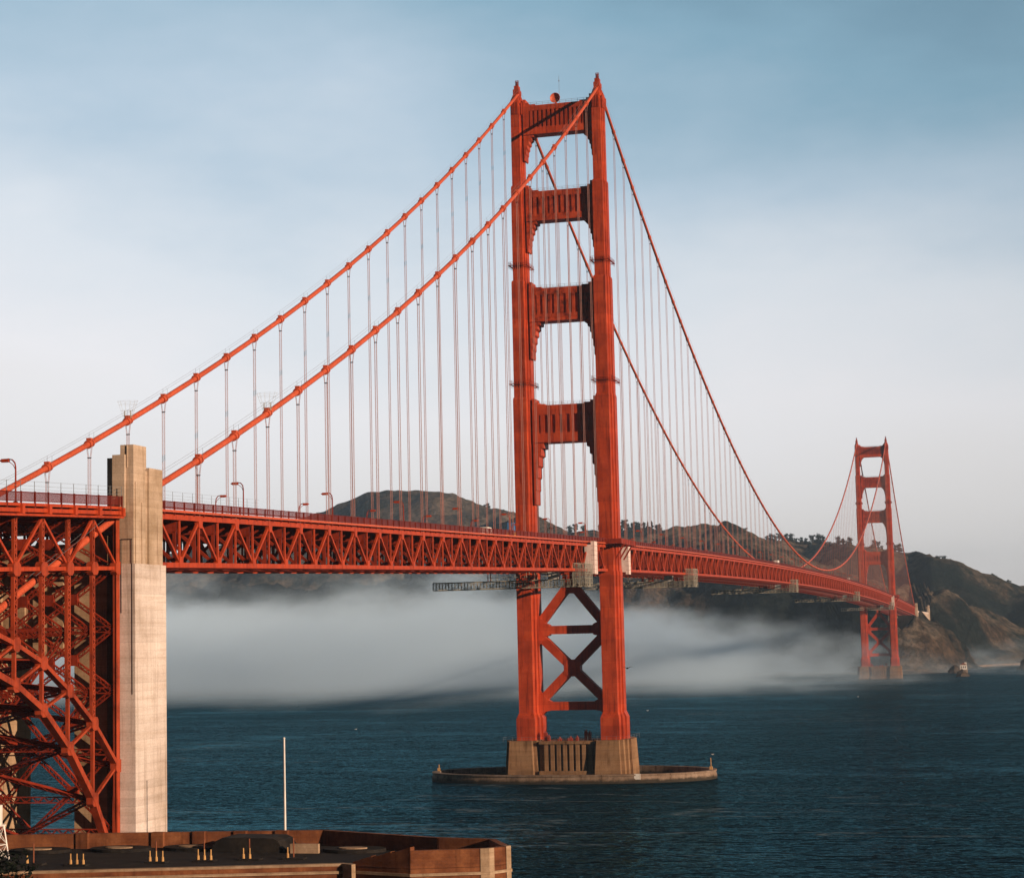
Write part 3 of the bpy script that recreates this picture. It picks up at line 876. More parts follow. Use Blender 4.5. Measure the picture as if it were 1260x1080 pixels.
SPANS = [(-343.8, -7.4, SUSP_S[0]), (7.4, 1272.6, SUSP_M[0]), (1287.4, 1625, SUSP_N[0])]
for si, (ya, yb, off) in enumerate(SPANS):
    nodes = panels(ya, yb, off)
    far_span = si == 2
    for sx in (1, -1):
        X = 13.7 * sx
        tr = bpy.data.objects.new('side_truss', None); COL.objects.link(tr); tr.parent = bridge; tr.location = (X, ya, zc(ya))
        def loc(m, nm, mat=M['orange']):
            o = m.build(nm, mat, tr)
            o.data.transform(Matrix.Translation((-X, -ya, -zc(ya))))
            return o
        ysl = [ya] + [y for y, _ in nodes] + [yb]
        m = MB(); m2 = MB()
        for a, b in zip(ysl[:-1], ysl[1:]):
            m.bar((X, a, zc(a)), (X, b, zc(b)), 0.75, 0.85)
            m2.bar((X, a, zc(a) - TD), (X, b, zc(b) - TD), 0.75, 0.8)
        loc(m, 'top_chord'); loc(m2, 'bottom_chord')
        m = MB(); g = m
        prev = None
        for y, top in nodes:
            z = zc(y)
            m.bar((X, y, z - TD), (X, y, z), 0.30, 0.36, up=(0, 1, 0))
            if prev is not None:
                py, ptop = prev
                pa = (X, py, zc(py) - (0.35 if ptop else TD - 0.3)); pb = (X, y, z - (0.35 if top else TD - 0.3))
                if y < 330:      # open, latticed diagonals where they can be made out
                    m.bar(pa, pb, 0.45, 0.42, up=(0, 1, 0.001))
                else:
                    m.bar(pa, pb, 0.45, 0.42, up=(0, 1, 0.001))
            if top:
                g.prism([(y - 0.95, z + 0.3), (y + 0.95, z + 0.3), (y + 0.6, z - 1.55), (y - 0.6, z - 1.55)], X - 0.40, X + 0.40, 'yz')
            else:
                g.prism([(y - 0.7, z - TD - 0.3), (y + 0.7, z - TD - 0.3), (y + 0.7, z - TD + 1.35), (y - 0.7, z - TD + 1.35)], X - 0.40, X + 0.40, 'yz')
            prev = (y, top)
        loc(m, 'web_members')
    # floor: beams, laterals, stringers, slab
    fb = MB(); lat = MB()
    for i, (y, top) in enumerate(nodes):
        z = zc(y)
        fb.box(-13.3, 13.3, y - 0.12, y + 0.12, z - 2.15, z + 0.2)
        fb.box(-13.3, 13.3, y - 0.3, y + 0.3, z - 2.25, z - 2.15)
        for sx in (-1, 1):      # inner posts and knee frames behind the side truss
            fb.box(*sorted((sx * 12.6, sx * 13.2)), y - 0.16, y + 0.16, z - TD + 0.2, z - 2.2)
            if y < 700: fb.bar((sx * 13.0, y, z - TD + 0.4), (sx * 7.0, y, z - 2.2), 0.4, 0.5)
            for xs in (4.2, 8.4): fb.bar((sx * xs, y, z + 0.35), (sx * xs, min(y + 7.62, yb), zc(y + 7.62) + 0.35), 0.3, 0.6)
        zb = z - TD
        lat.bar((-13.2, y, zb), (13.2, y, zb), 0.45, 0.5)
        if i + 1 < len(nodes):
            y2 = nodes[i + 1][0]; z2_ = zc(y2) - TD
            s = 1 if top else -1
            lat.bar((-13.2 * s, y, zb), (0, y2, z2_), 0.4, 0.42); lat.bar((13.2 * s, y, zb), (0, y2, z2_), 0.4, 0.42)
            lat.bar((0, y, zb), (13.2, y2, z2_), 0.36, 0.4); lat.bar((0, y, zb), (-13.2, y2, z2_), 0.36, 0.4)
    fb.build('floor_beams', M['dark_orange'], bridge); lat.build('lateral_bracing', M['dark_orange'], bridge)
    m = MB(); mk = MB(); sdw = {1: MB(), -1: MB()}; krb = {1: MB(), -1: MB()}
    ysl = list(np.arange(ya, yb, 15.24)) + [yb]
    for a, b in zip(ysl[:-1], ysl[1:]):
        za, zb_ = zc(a), zc(b)
        def slab(mm, x0, x1, h0, h1):
            mm.add([(x0, a, za + h0), (x1, a, za + h0), (x1, b, zb_ + h0), (x0, b, zb_ + h0), (x0, a, za + h1), (x1, a, za + h1), (x1, b, zb_ + h1), (x0, b, zb_ + h1)],
                   [(0, 3, 2, 1), (4, 5, 6, 7), (0, 1, 5, 4), (1, 2, 6, 5), (2, 3, 7, 6), (3, 0, 4, 7)])
        slab(m, -9.45, 9.45, 0.7, 0.95)
        for s in (-1, 1):
            slab(sdw[s], *sorted((s * 9.5, s * 13.0)), 0.72, 1.17)
            slab(krb[s], *sorted((s * 14.0, s * 14.35)), 0.74, 1.14)
        for xx in (-6.1, -3.05, 0, 3.05, 6.1):
            slab(mk, xx - 0.07, xx + 0.07, 0.954, 0.958)
    m.build('roadway', M['asphalt'], bridge); [sdw[s].build('sidewalk', M['dark_orange'], bridge) for s in (1, -1)]; [krb[s].build('kerb', M['cable'], bridge) for s in (1, -1)]; mk.build('lane_markings', M['white'], bridge)
    for sx in (1, -1):
        X = 14.15 * sx
        m = MB()
        step = 0.24 if si == 0 else 0.42
        a = ya
        for a_, b_ in zip(ysl[:-1], ysl[1:]):
            m.bar((X, a_, zc(a_) + 2.42), (X, b_, zc(b_) + 2.42), 0.16, 0.12)
            m.bar((X, a_, zc(a_) + 1.32), (X, b_, zc(b_) + 1.32), 0.10, 0.12)
        y = ya
        wpk = 0.19 if si == 0 else 0.34
        while y < yb:
            z = zc(y)
            m.add([(X, y, z + 1.3), (X, y + wpk, z + 1.3), (X, y + wpk, z + 2.4), (X, y, z + 2.4)], [(0, 1, 2, 3)])
            y += step
        y = ya + 1
        while y < yb:
            z = zc(y); m.box(X - 0.12 + 0.03 * sx, X + 0.12 + 0.03 * sx, y - 0.09, y + 0.09, z + 0.3, z + 2.5); y += 3.81
        m.build('railing', M['rail'], bridge, recalc=False)
        # inner kerb rail by the roadway
        m = MB()
        for a_, b_ in zip(ysl[:-1], ysl[1:]):
            m.bar((sx * 9.6, a_, zc(a_) + 2.0), (sx * 9.6, b_, zc(b_) + 2.0), 0.1, 0.14)
        m.build('kerb_rail', M['rail'], bridge)
    # fascia lip under the railing that catches the low sun
# tall thin mesh fence on the first stretch north of the pylon
m = MB()
y = -343.5
while y < -300:
    m.bar((14.2, y, zc(y) + 2.4), (14.2, y, zc(y) + 4.0), 0.05); y += 3.81
for h in (2.9, 3.4, 4.0):
    m.bar((14.2, -343.6, zc(-343.6) + h), (14.2, -300, zc(-300) + h), 0.025)
m.build('safety_fence', M['wire'], bridge)

# ------------------------------------------------------------------ piers and fender
def pier(y0, parent):
    P_ = bpy.data.objects.new('pier', None); COL.objects.link(P_); P_.location = (0, y0, 0); P_.parent = parent
    def ring(x0, a, b, z, c=2.6):
        # block with stepped (ribbed) outer corners
        q = [(a - c, -b), (a - c, -b + c * .8), (a - c * .62, -b + c * .8), (a - c * .62, -b + c * 1.7), (a - c * .3, -b + c * 1.7), (a - c * .3, -b + c * 2.6), (a, -b + c * 2.6)]
        pts = q + [(x, -y) for x, y in reversed(q)]
        pts += [(-x, -y) for x, y in q] + [(-x, y) for x, y in reversed(q)]
        return [(x0 + x, y, z) for x, y in pts]
    for sx in (-1, 1):
        m = MB(); x0 = 13.1 if sx > 0 else -15.2
        m.loft([ring(x0, 6.8, 12.0, -6), ring(x0, 6.75, 11.9, 3.0), ring(x0, 6.25, 11.2, 12.3), ring(x0, 6.25, 11.2, 12.72)])
        m.build('pier_block', M['pier'], P_)
    m = MB()
    m.box(-9.5, 9, -8.9, 8.9, -6, 12.5)
    for s in (-1, 1):
        for k in range(8):
            cx = -8.2 + 16.4 * (k + 0.5) / 8
            m.box(cx - 0.6, cx + 0.6, *sorted((s * 8.9, s * 10.0)), 3.2, 11.6)
        m.box(-9.4, 9, *sorted((s * 8.9, s * 10.3)), 11.6, 12.4)
        m.box(-9.4, 9, *sorted((s * 8.9, s * 10.6)), -6, 3.2)
    m.build('fluted_wall', M['pier'], P_)
    m = MB()
    for (x, y, w, h) in ((-8.2, -6, 1.1, 3.4), (-7.0, -6.5, 0.9, 2.0), (4.9, -5, 1.0, 3.8), (6.1, -5, 0.9, 3.2), (0, -6, 1.6, 1.1), (2.2, -6, 0.9, 1.4), (-3.5, -6, 1.2, 0.9)):
        m.box(x - w / 2, x + w / 2, y - w / 2, y + w / 2, 12.4, 12.5 + h * .75)
        m.tube([(x, y, 12.5 + h * .75), (x, y, 13.0 + h * .75)], w * 0.25, 6)
    m.build('pier_equipment', M['dark_orange'], P_)
    m = MB()
    for zz_ in (13.3, 13.9):
        m.tube([(-21, -10.8, zz_), (19, -10.8, zz_)], 0.02, 4); m.tube([(19, -10.8, zz_), (19, 10.8, zz_)], 0.02, 4); m.tube([(-21, -10.8, zz_), (-21, 10.8, zz_)], 0.02, 4)
    for k in range(14):
        m.bar((-21 + 40 / 13 * k, -10.8, 12.4), (-21 + 40 / 13 * k, -10.8, 14.0), 0.05)
    for k in range(6): m.bar((19, -10.8 + 4.3 * k, 12.4), (19, -10.8 + 4.3 * k, 14.0), 0.05)
    m.build('handrail', M['wire'], P_)


pier(0, bridge); pier(1280, bridge)

fd = thing('pier_fender', 'oval concrete fender wall standing in the water round the near pier', 'fender', (-1, 0, 0))
m = MB(); n = 96
def ell(a, b, z): return [(a * math.copysign(abs(math.cos(t)) ** 0.92, math.cos(t)), b * math.copysign(abs(math.sin(t)) ** 0.92, math.sin(t)), z) for t in [2 * math.pi * k / n for k in range(n)]]
prof = [ell(46.6, 23.6, -3), ell(46.6, 23.6, 0.8), ell(46.2, 23.2, 2.25), ell(46.5, 23.5, 2.3), ell(46.5, 23.5, 2.75), ell(44.1, 21.1, 2.75), ell(44.1, 21.1, -3)]
vs = [v for r in prof for v in r]; fs = []
for i in range(len(prof)):
    i2 = (i + 1) % len(prof)
    for k in range(n):
        fs.append((i * n + k, i * n + (k + 1) % n, i2 * n + (k + 1) % n, i2 * n + k))
m.add(vs, fs); m.build('fender_wall', M['fender'], fd)
m = MB()
m.box(-45.3, -44.5, -.5, .5, 2.7, 3.7); m.tube([(-44.9, 0, 3.7), (-44.9, 0, 4.8)], 0.16, 8)
m.build('navigation_light', M['post'], fd); m = MB()
m.box(44.5, 45.3, -.5, .5, 2.7, 3.7); m.tube([(44.9, 0, 3.7), (44.9, 0, 6.4)], 0.12, 8)
m.build('navigation_light', M['post'], fd)
m = MB(); m.box(24.2, 26.2, -21.75, -21.5, 1.2, 2.9); m.build('white_sign', M['white'], fd).location = (0, 1.2, 0)

# ------------------------------------------------------------------ concrete pylons
def pylon(y_s, mirror, zoff, zbase, label):
    """one portal pylon: two shafts and the wall between; y_s = face nearest the side that looks away from the main span"""
    P_ = thing('concrete_pylon', label, 'pylon', (0, y_s, 0), 'concrete pylons at the ends of the side spans')
    k = -1 if mirror else 1
    def B(m, sx, x0, x1, y0, y1, z0, z1, zo=zoff):
        m.box(*sorted((sx * x0, sx * x1)), *sorted((k * y0, k * y1)), z0, z1 + (zo if z1 > 50 else 0))
    for sx in (1, -1):
        m = MB()
        B(m, sx, 13.8, 16.5, 0, 10.8, zbase, 57.3, 0)
        m.build('shaft', M['concrete'], P_); m = MB()
        B(m, sx, 13.8, 16.25, 0.1, 4.0, 57.3, 71.7)
        B(m, sx, 13.8, 15.75, 4.0, 5.7, 57.3, 71.55)
        B(m, sx, 13.8, 16.15, 5.7, 10.4, 57.3, 72.0)
        B(m, sx, 16.25, 16.42, 0.5, 1.9, 57.31, 69.5); B(m, sx, 16.25, 16.4, 2.7, 3.8, 57.31, 66.5)
        m.build('upper_shaft', M['concrete_upper'], P_); m = MB()
        # recess and inner cell
        if mirror: zbase_i = 60.0
        else: zbase_i = zbase
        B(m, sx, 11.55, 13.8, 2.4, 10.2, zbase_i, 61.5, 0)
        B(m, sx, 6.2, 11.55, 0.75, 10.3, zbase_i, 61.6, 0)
        m.build('inner_cell', M['concrete_inner'], P_)
        m = MB()
        B(m, sx, 14.05, 16.2, 0.2, 4.6, 71.6, 75.1)
        B(m, sx, 13.0, 15.0, -0.35, 4.2, 64.9, 73.6)
        B(m, sx, 11.9, 13.0, 0.2, 4.0, 64.9, 73.2)
        B(m, sx, 15.15, 15.3, 0.05, 0.2, 71.7, 75.0)
        m.build('stepped_top', M['concrete_upper'], P_)
        m = MB()
        B(m, sx, 15.95, 16.05, -0.05, -0.003, 38, 61); B(m, sx, 14.2, 14.3, -0.05, -0.003, 50, 61); B(m, sx, 14.2, 16.05, -0.05, -0.003, 60.9, 61.0)
        m.build('conduit', M['black'], P_)
    if mirror: return P_
    m = MB()
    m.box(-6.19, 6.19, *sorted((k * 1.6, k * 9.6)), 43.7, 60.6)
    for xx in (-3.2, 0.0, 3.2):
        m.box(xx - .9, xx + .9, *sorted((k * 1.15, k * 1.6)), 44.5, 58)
    m.build('portal_wall', M['concrete_inner'], P_)
    return P_


pylon(-354.25, False, 0, 2.0, 'tall pale concrete pylon beside the latticed steel arch in the foreground')
pylon(1634.5, True, 1.0, 26.0, 'small distant concrete pylon on the far hillside, the one nearer the far tower')
pylon(1890.0, True, 1.5, 34.0, 'small distant concrete pylon farthest along the far hillside')
hb = thing('approach_viaduct', 'sunlit concrete wall between the two small distant pylons', 'viaduct', (0, 1760, 0))
m = MB(); m.box(-15.2, 15.2, -125, 118, 36, 66); m.build('side_wall', M['concrete_upper'], hb)
m = MB(); m.box(-15.6, 15.6, -125, 118, 66.003, 67.6); m.build('parapet', M['concrete'], hb)
for k in range(12):
    m = MB(); m.box(15.2, 15.7, -112 + 20 * k, -108 + 20 * k, 36, 65.9); m.build('buttress', M['concrete'], hb)
# the pylon on the land side of the arch is out of frame to the left; only its shaft foot matters for the arch

# ------------------------------------------------------------------ steel arch span over the fort
arch = thing('arch_bridge', 'orange latticed steel arch span over the brick fort at left', 'arch bridge', (0, -407, 15))
AO = Matrix.Translation((0, 407, -15))
def ab(m, nm, mat=M['orange'], parent=arch, recalc=True):
    o = m.build(nm, mat, parent, recalc=recalc); o.data.transform(AO); return o


ycols = [-354.9 - 7.53 * k for k in range(15)]         # spandrel columns
UPZ = [27.6, 34.1, 39.0, 43.0, 45.6, 47.6, 48.8, 49.3]
LOZ = [12.0, 23.3, 31.0, 36.6, 40.2, 42.6, 44.2, 45.0]
def upz(k): k = k if k <= 7 else 14 - k; return UPZ[k]
def loz(k): k = k if k <= 7 else 14 - k; return LOZ[k]
def zd_(y): return 57.05 + 0.034 * (y + 343)     # lower horizontal of the spandrel
for sx in (1, -1):
    X = 13.7 * sx
    rib = MB(); gus = rib; deckt = MB()
    for k, y in enumerate(ycols):
        zt = zc_side(y) - 0.5; zl = zd_(y); zu = upz(k)
        lacey = (k < 7); col = MB()
        # column from arch rib to deck truss: two flanges with a perforated look via lacing
        if lacey:
            col.lace((X, y, zu if k else 16.5), (X, y, zl), 0.62 if k % 2 else 0.7, 0.5, 0.2, 0.55)
            col.lace((X, y, zl), (X, y, zt), 0.55, 0.45, 0.18, 0.6)
        else:
            col.bar((X, y, zu), (X, y, zt), 0.5, 0.6, up=(0, 1, 0))
        if k == 0:
            col.box(X + 0.28 * 1, X + 0.36, y - 0.55, y + 0.55, 14, zt)
        ab(col, 'spandrel_column', M['arch'])
        if k + 1 < len(ycols):
            y2 = ycols[k + 1]
            deckt.bar((X, y, zl), (X, y2, zd_(y2)), 0.5, 0.55); deckt.bar((X, y, zt + .2), (X, y2, zc_side(y2) - .3), 0.8, 0.7)
            # deck truss diagonals: V pattern
            if k % 2 == 0: deckt.bar((X, y, zl + .3), (X, y2, zc_side(y2) - 0.7), 0.36, 0.36, up=(0, 1, 0))
            else: deckt.bar((X, y, zt - .2), (X, y2, zd_(y2) + .3), 0.36, 0.36, up=(0, 1, 0))
            rib.bar((X, y, zu), (X, y2, upz(k + 1)), 0.95, 0.62); rib.bar((X, y, loz(k)), (X, y2, loz(k + 1)), 1.1, 0.85)
            # rib web
            if k < 7: rib.bar((X, y, zu), (X, y2, loz(k + 1)), 0.5, 0.34, up=(0, 1, 0))
            else: rib.bar((X, y, loz(k)), (X, y2, upz(k + 1)), 0.5, 0.34, up=(0, 1, 0))
        rib.bar((X, y, zu), (X, y, loz(k)), 0.5, 0.4, up=(0, 1, 0))
        for zz_ in (zl, zu, loz(k)):
            gus.prism([(y - 0.95, zz_ - .55), (y - .55, zz_ - .95), (y + .55, zz_ - .95), (y + .95, zz_ - .55), (y + .95, zz_ + .55), (y + .55, zz_ + .95), (y - .55, zz_ + .95), (y - .95, zz_ + .55)], X - 0.5, X + 0.5, 'yz')
    rib.bar((X, ycols[0] - 0.0, 27.6), (X, -355.2, 13.0), 0.8, 0.6)
    ab(rib, 'arch_rib', M['arch']); ab(deckt, 'deck_truss')
# cross frames between the two sides at each column
for k, y in enumerate(ycols):
    cf = MB(); zl = zd_(y); zu = upz(k)
    top = zc_side(y) - 0.6
    levels = [top, zl]
    z = zl
    while z - 9.0 > max(zu, 18): z -= 9.0; levels.append(z)
    levels.append(loz(k) if k else 18)
    for i, z in enumerate(levels):
        cf.lace((-13.4, y, z), (13.4, y, z), 0.8, 0.5, 0.16, 0.9, out=(0, 1, 0)) if k < 5 else cf.bar((-13.4, y, z), (13.4, y, z), 0.5, 0.6)
        if i + 1 < len(levels):
            z2 = levels[i + 1]
            if z - z2 < 3 or (k % 2 and k > 1): continue
            for (xa, xb) in ((-13.4, 0), (0, 13.4)):
                mid = ((xa + xb) / 2, y, (z + z2) / 2)
                if k < 4:
                    cf.lace((xa, y, z), (xb, y, z2), 0.55, 0.45, 0.15, 0.7, out=(0, 1, 0)); cf.lace((xa, y + .02, z2), (xb, y + .02, z), 0.55, 0.45, 0.15, 0.7, out=(0, 1, 0))
                    cf.box(mid[0] - 0.9, mid[0] + .9, y - .3, y + .3, mid[2] - .8, mid[2] + .8)
                else:
                    cf.bar((xa, y, z), (xb, y, z2), 0.35); cf.bar((xa, y, z2), (xb, y, z), 0.35)
    if k + 1 < len(ycols):
        y2 = ycols[k + 1]
        for f, t in ((upz, 0.5), (loz, 0.6)):
            cf.lace((-13.4, y, f(k)), (13.4, y2, f(k + 1)), 0.6, 0.4, 0.15, 0.9, out=(0, .7, .7)) if k < 6 else cf.bar((-13.4, y, f(k)), (13.4, y2, f(k + 1)), 0.4)
            cf.lace((13.4, y, f(k) + .01), (-13.4, y2, f(k + 1) + .01), 0.6, 0.4, 0.15, 0.9, out=(0, .7, .7)) if k < 6 else cf.bar((13.4, y, f(k)), (-13.4, y2, f(k + 1)), 0.4)
        for xx in (-9, -4.5, 0, 4.5, 9):
            cf.bar((xx, y, top + .3), (xx, y2, zc_side(y2) - .3), 0.3, 0.7)
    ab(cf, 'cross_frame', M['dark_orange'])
# deck of the arch span
dk = MB(); RL = {1: MB(), -1: MB()}; FC = {1: MB(), -1: MB()}; FN = {1: MB(), -1: MB()}
ya, yb = -461.0, -354.8
def zz(y, h): return zc_side(y) + h
for a in np.arange(ya, yb - 0.1, 7.46):
    b = min(a + 7.46, yb)
    dk.add([(-13.6, a, zz(a, .6)), (13.6, a, zz(a, .6)), (13.6, b, zz(b, .6)), (-13.6, b, zz(b, .6)), (-13.6, a, zz(a, 1.0)), (13.6, a, zz(a, 1.0)), (13.6, b, zz(b, 1.0)), (-13.6, b, zz(b, 1.0))],
           [(0, 3, 2, 1), (4, 5, 6, 7), (0, 1, 5, 4), (1, 2, 6, 5), (2, 3, 7, 6), (3, 0, 4, 7)])
    for sx in (1, -1):
        X = 14.7 * sx; fc = FC[sx]; rl = RL[sx]; fn = FN[sx]
        fc.bar((X - .1 * sx, a, zz(a, -.45)), (X - .1 * sx, b, zz(b, -.45)), 0.9, 0.28); fc.bar((X - .1 * sx, a, zz(a, .2)), (X - .1 * sx, b, zz(b, .2)), 0.5, 0.55)
        fc.bar((X, a, zz(a, .95)), (X, b, zz(b, .95)), 0.25, 0.42)
        for h, w in ((2.62, .14), (1.42, .1)): rl.bar((X, a, zz(a, h)), (X, b, zz(b, h)), w, w)
        for h in (3.0, 3.5, 4.1): fn.bar((X, a, zz(a, h)), (X, b, zz(b, h)), 0.03)
y = ya
while y < yb:
    for sx in (1, -1):
        X = 14.7 * sx; rl = RL[sx]
        rl.add([(X, y, zz(y, 1.4)), (X, y + .13, zz(y, 1.4)), (X, y + .13, zz(y, 2.6)), (X, y, zz(y, 2.6))], [(0, 1, 2, 3)])
    y += 0.16
y = yb - 0.2; i = 0
while y > ya:
    for sx in (1, -1):
        X = 14.7 * sx; fc = FC[sx]; rl = RL[sx]; fn = FN[sx]
        rl.box(X - .1 + .08 * sx, X + .1 + .08 * sx, y - .1, y + .1, zz(y, .5), zz(y, 2.75)); fn.bar((X, y, zz(y, 2.7)), (X, y, zz(y, 4.15)), 0.06)
        if i % 2 == 0: fc.box(X - .5, X + .5, y - .35, y + .35, zz(y, -.3), zz(y, .95))
    y -= 3.77; i += 1
ab(dk, 'deck', M['asphalt']); 
for sx in (1, -1): ab(RL[sx], 'railing', M['rail'], recalc=False); ab(FC[sx], 'fascia'); ab(FN[sx], 'safety_fence', M['wire'])

# ------------------------------------------------------------------ street lamps along the roadway
def lamp_proto(sx):
    L = thing('street_lamp', '', 'street lamp')
    m = MB(); m.tube([(0, 0, 0), (0, 0, 0.5), (0, 0, 5.0)], [0.2, 0.14, 0.11], 8); m.box(-.22, .22, -.22, .22, 0, .35)
    arc = [(0, 0, 5.0), (-0.12 * sx, 0, 5.6), (-0.5 * sx, 0, 6.05), (-1.1 * sx, 0, 6.2)]
    m.tube(arc, 0.1, 6); m.build('post', M['dark_orange'], L)
    m = MB(); m.tube([(0, 0, 4.6), (-.35 * sx, 0, 5.3), (-.9 * sx, 0, 5.75), (-1.1 * sx, 0, 5.8)], 0.05, 5); m.build('brace', M['dark_orange'], L)
    m = MB(); m.box(*sorted((-1.0 * sx, -2.1 * sx)), -.22, .22, 5.75, 6.22); m.box(*sorted((-2.1 * sx, -2.35 * sx)), -.16, .16, 5.9, 6.1); m.build('lamp_head', M['orange'], L)
    return L


lampE = lamp_proto(1); lampW = lamp_proto(-1)
usedE = usedW = False
lamps = []
for sx, off in ((1, -299.1), (-1, -261.0)):
    for k in range(-2, 42):
        y = off + 45.72 * k
        if y < -380: y = -382.0
        if y > 1600 or y < -420 or abs(y) < 9 or abs(y - 1280) < 9 or (-362 < y < -341): continue
        lamps.append((sx, y))
lamps.sort(key=lambda t: t[1])
for i, (sx, y) in enumerate(lamps):
    if sx == 1: o = lampE if not usedE else copy_tree(lampE); usedE = True
    else: o = lampW if not usedW else copy_tree(lampW); usedW = True
    x = 12.2 * sx if y < -346 else 10.9 * sx
    o.location = (x, y, zc(y) + 1.15)
    side = 'near' if sx == 1 else 'far'
    if y < -350: lab = f'orange street lamp over the arch span on the {side} side of the roadway'
    elif y < 0:
        rank = sorted(yy for s2, yy in lamps if s2 == sx and -350 < yy < 0).index(y)
        words = ['first', 'second', 'third', 'fourth', 'fifth', 'sixth', 'seventh', 'eighth']
        lab = f'{words[rank]} curved street lamp on the {side} kerb counting from the concrete pylon'
    elif y < 1280:
        lab = f'small orange street lamp on the {side} kerb of the main span'
    else: lab = f'tiny street lamp on the {side} kerb beyond the far tower'
    tag(o, lab, 'street lamp', 'street lamps along the bridge kerbs')

# ------------------------------------------------------------------ maintenance platforms hung under the deck
def platform(y, label, zt):
    P_ = thing('maintenance_platform', label, 'platform', (0, y, zt), 'maintenance platforms under the deck')
    m = MB(); x0, x1 = -31.0, 17.2
    for yy in (-1.6, 1.6):
        for zz_ in (-2.4, -0.2):
            m.bar((x0, yy, zz_), (x1, yy, zz_), 0.2, 0.24)
        k = 0; x = x0
        while x < x1 - 0.1:
            x2 = min(x + 2.0, x1)
            m.bar((x, yy, -2.4), (x, yy, -.2), 0.24)
            m.bar((x, yy, -2.4 if k % 2 else -.2), (x2, yy, -.2 if k % 2 else -2.4), 0.09); x = x2; k += 1
    m.box(x0, x1, -1.5, 1.5, -2.55, -2.45)
    m.build('gantry_truss', M['steel'], P_)
    m = MB()
    for xx in (13.4, 15.2, 17.2):
        for yy in (-4.6, -2.3, 0, 2.3, 4.6):
            m.bar((xx, yy, -2.6), (xx, yy, 4.4), 0.14)
    for zz_ in (-1.4, 0, 1.4, 2.9, 4.4):
        for xx in (13.6, 17.2):
            m.bar((xx, -4.6, zz_), (xx, 4.6, zz_), 0.13)
        for yy in (-4.6, 4.6): m.bar((13.6, yy, zz_), (17.2, yy, zz_), 0.13)
    for yy in (-4.6, 0): m.bar((17.2, yy, 0), (17.2, yy + 4.6, 2.9), .08); m.bar((17.2, yy, 4.4), (17.2, yy + 4.6, 1.4), .08)
    for k in range(26):
        xx = random.uniform(-14, 13); yy = random.choice((-1.5, 1.5)); h = random.uniform(.8, 2.6)
        m.bar((xx, yy, -.3), (xx, yy, h), 0.1)
    m.bar((-14, -1.5, .9), (17, -1.5, .9), .08); m.bar((2, -1.5, 1.9), (17, -1.5, 1.9), .08)
    m.build('access_cage', M['steel'], P_)
    m = MB()
    m.box(17.30, 17.33, -4.6, 4.6, -1.6, 4.3); m.box(13.6, 17.2, -4.74, -4.71, -1.6, 4.3); m.box(x0, x1, -1.78, -1.76, -2.3, -.3)
    m.build('netting', M['net'], P_)
    m = MB(); m.box(5.0, 8.0, -1.5, 1.5, -.1, 1.9); m.box(4.9, 8.1, -1.6, 1.6, 1.9, 2.05); m.build('tool_cabin', M['white'], P_)
    m = MB(); m.box(-1.5, .5, -1.2, 1.2, -.1, 1.5); m.build('generator', M['dark_orange'], P_)
    m = MB(); m.box(9.2, 10.4, -1, 1, -.1, 1.3); m.build('tool_chest', M['dark_orange'], P_)
    m = MB(); m.tube([(-4, 0, -.1), (-4, 0, 1.6)], .5, 8); m.build('tank', M['dark_orange'], P_)
    for xx in (-13.7, 13.7):
        for yy in (-1.4, 1.4):
            m = MB(); m.bar((xx, yy, -.3), (xx, yy, 2.3), 0.2); m.build('hanger', M['dark_orange'], P_)
    return P_


def net_mat():
    mm, n, b, o = new_mat('safety_netting')
    b.inputs['Base Color'].default_value = (0.24, 0.23, 0.19, 1); b.inputs['Roughness'].default_value = 0.9
    tr = n.nodes.new('ShaderNodeBsdfTransparent'); mx = n.nodes.new('ShaderNodeMixShader'); mx.inputs[0].default_value = 0.20
    n.links.new(tr.outputs[0], mx.inputs[1]); n.links.new(b.outputs[0], mx.inputs[2]); n.links.new(mx.outputs[0], o.inputs[0])
    return mm
M['net'] = net_mat()
for y, lab in ((-49.5, 'steel lattice work platform hung under the deck just before the near tower'),
               (141.0, 'work platform under the deck directly right of the near tower'),
               (480.0, 'second work platform right of the near tower, with a white cabin'),
               (875.0, 'work platform under the deck left of the far tower, half way down the slope'),
               (1238.0, 'lowest work platform, under the deck against the far tower')):
    platform(y, lab, zc(y) - TD - 2.6)

# pale sheeting screens at the tower joints
def screen(y, label, w=2.4):
    P_ = thing('containment_screen', label, 'screen', (15.3, y, zc(y)))
    m = MB(); m.box(0, 0.9, -w / 2, w / 2, -9.0, 1.1); m.box(-2.0, 0, -w / 2, -w / 2 + .3, -8.2, 0.0)
    m.build('sheeting', M['wrap'], P_)
    m = MB()
    for k in range(8):
        m.box(-0.02, 0.93, -w / 2 - .03, w / 2 + .03, -9.0 + 1.43 * k, -8.93 + 1.43 * k)
    m.box(0.93, 0.98, -w / 2 - .02, -w / 2 + .08, -9, 1.1)
    m.build('batten', M['rustpost'], P_)
screen(-35.0, 'tall pale sheeting screen on the truss left of the near tower leg', 5.0)
screen(16.5, 'narrow pale sheeting screen on the truss right of the near tower leg', 4.0)
screen(1265.0, 'tiny pale screen on the truss at the far tower leg', 4.0)

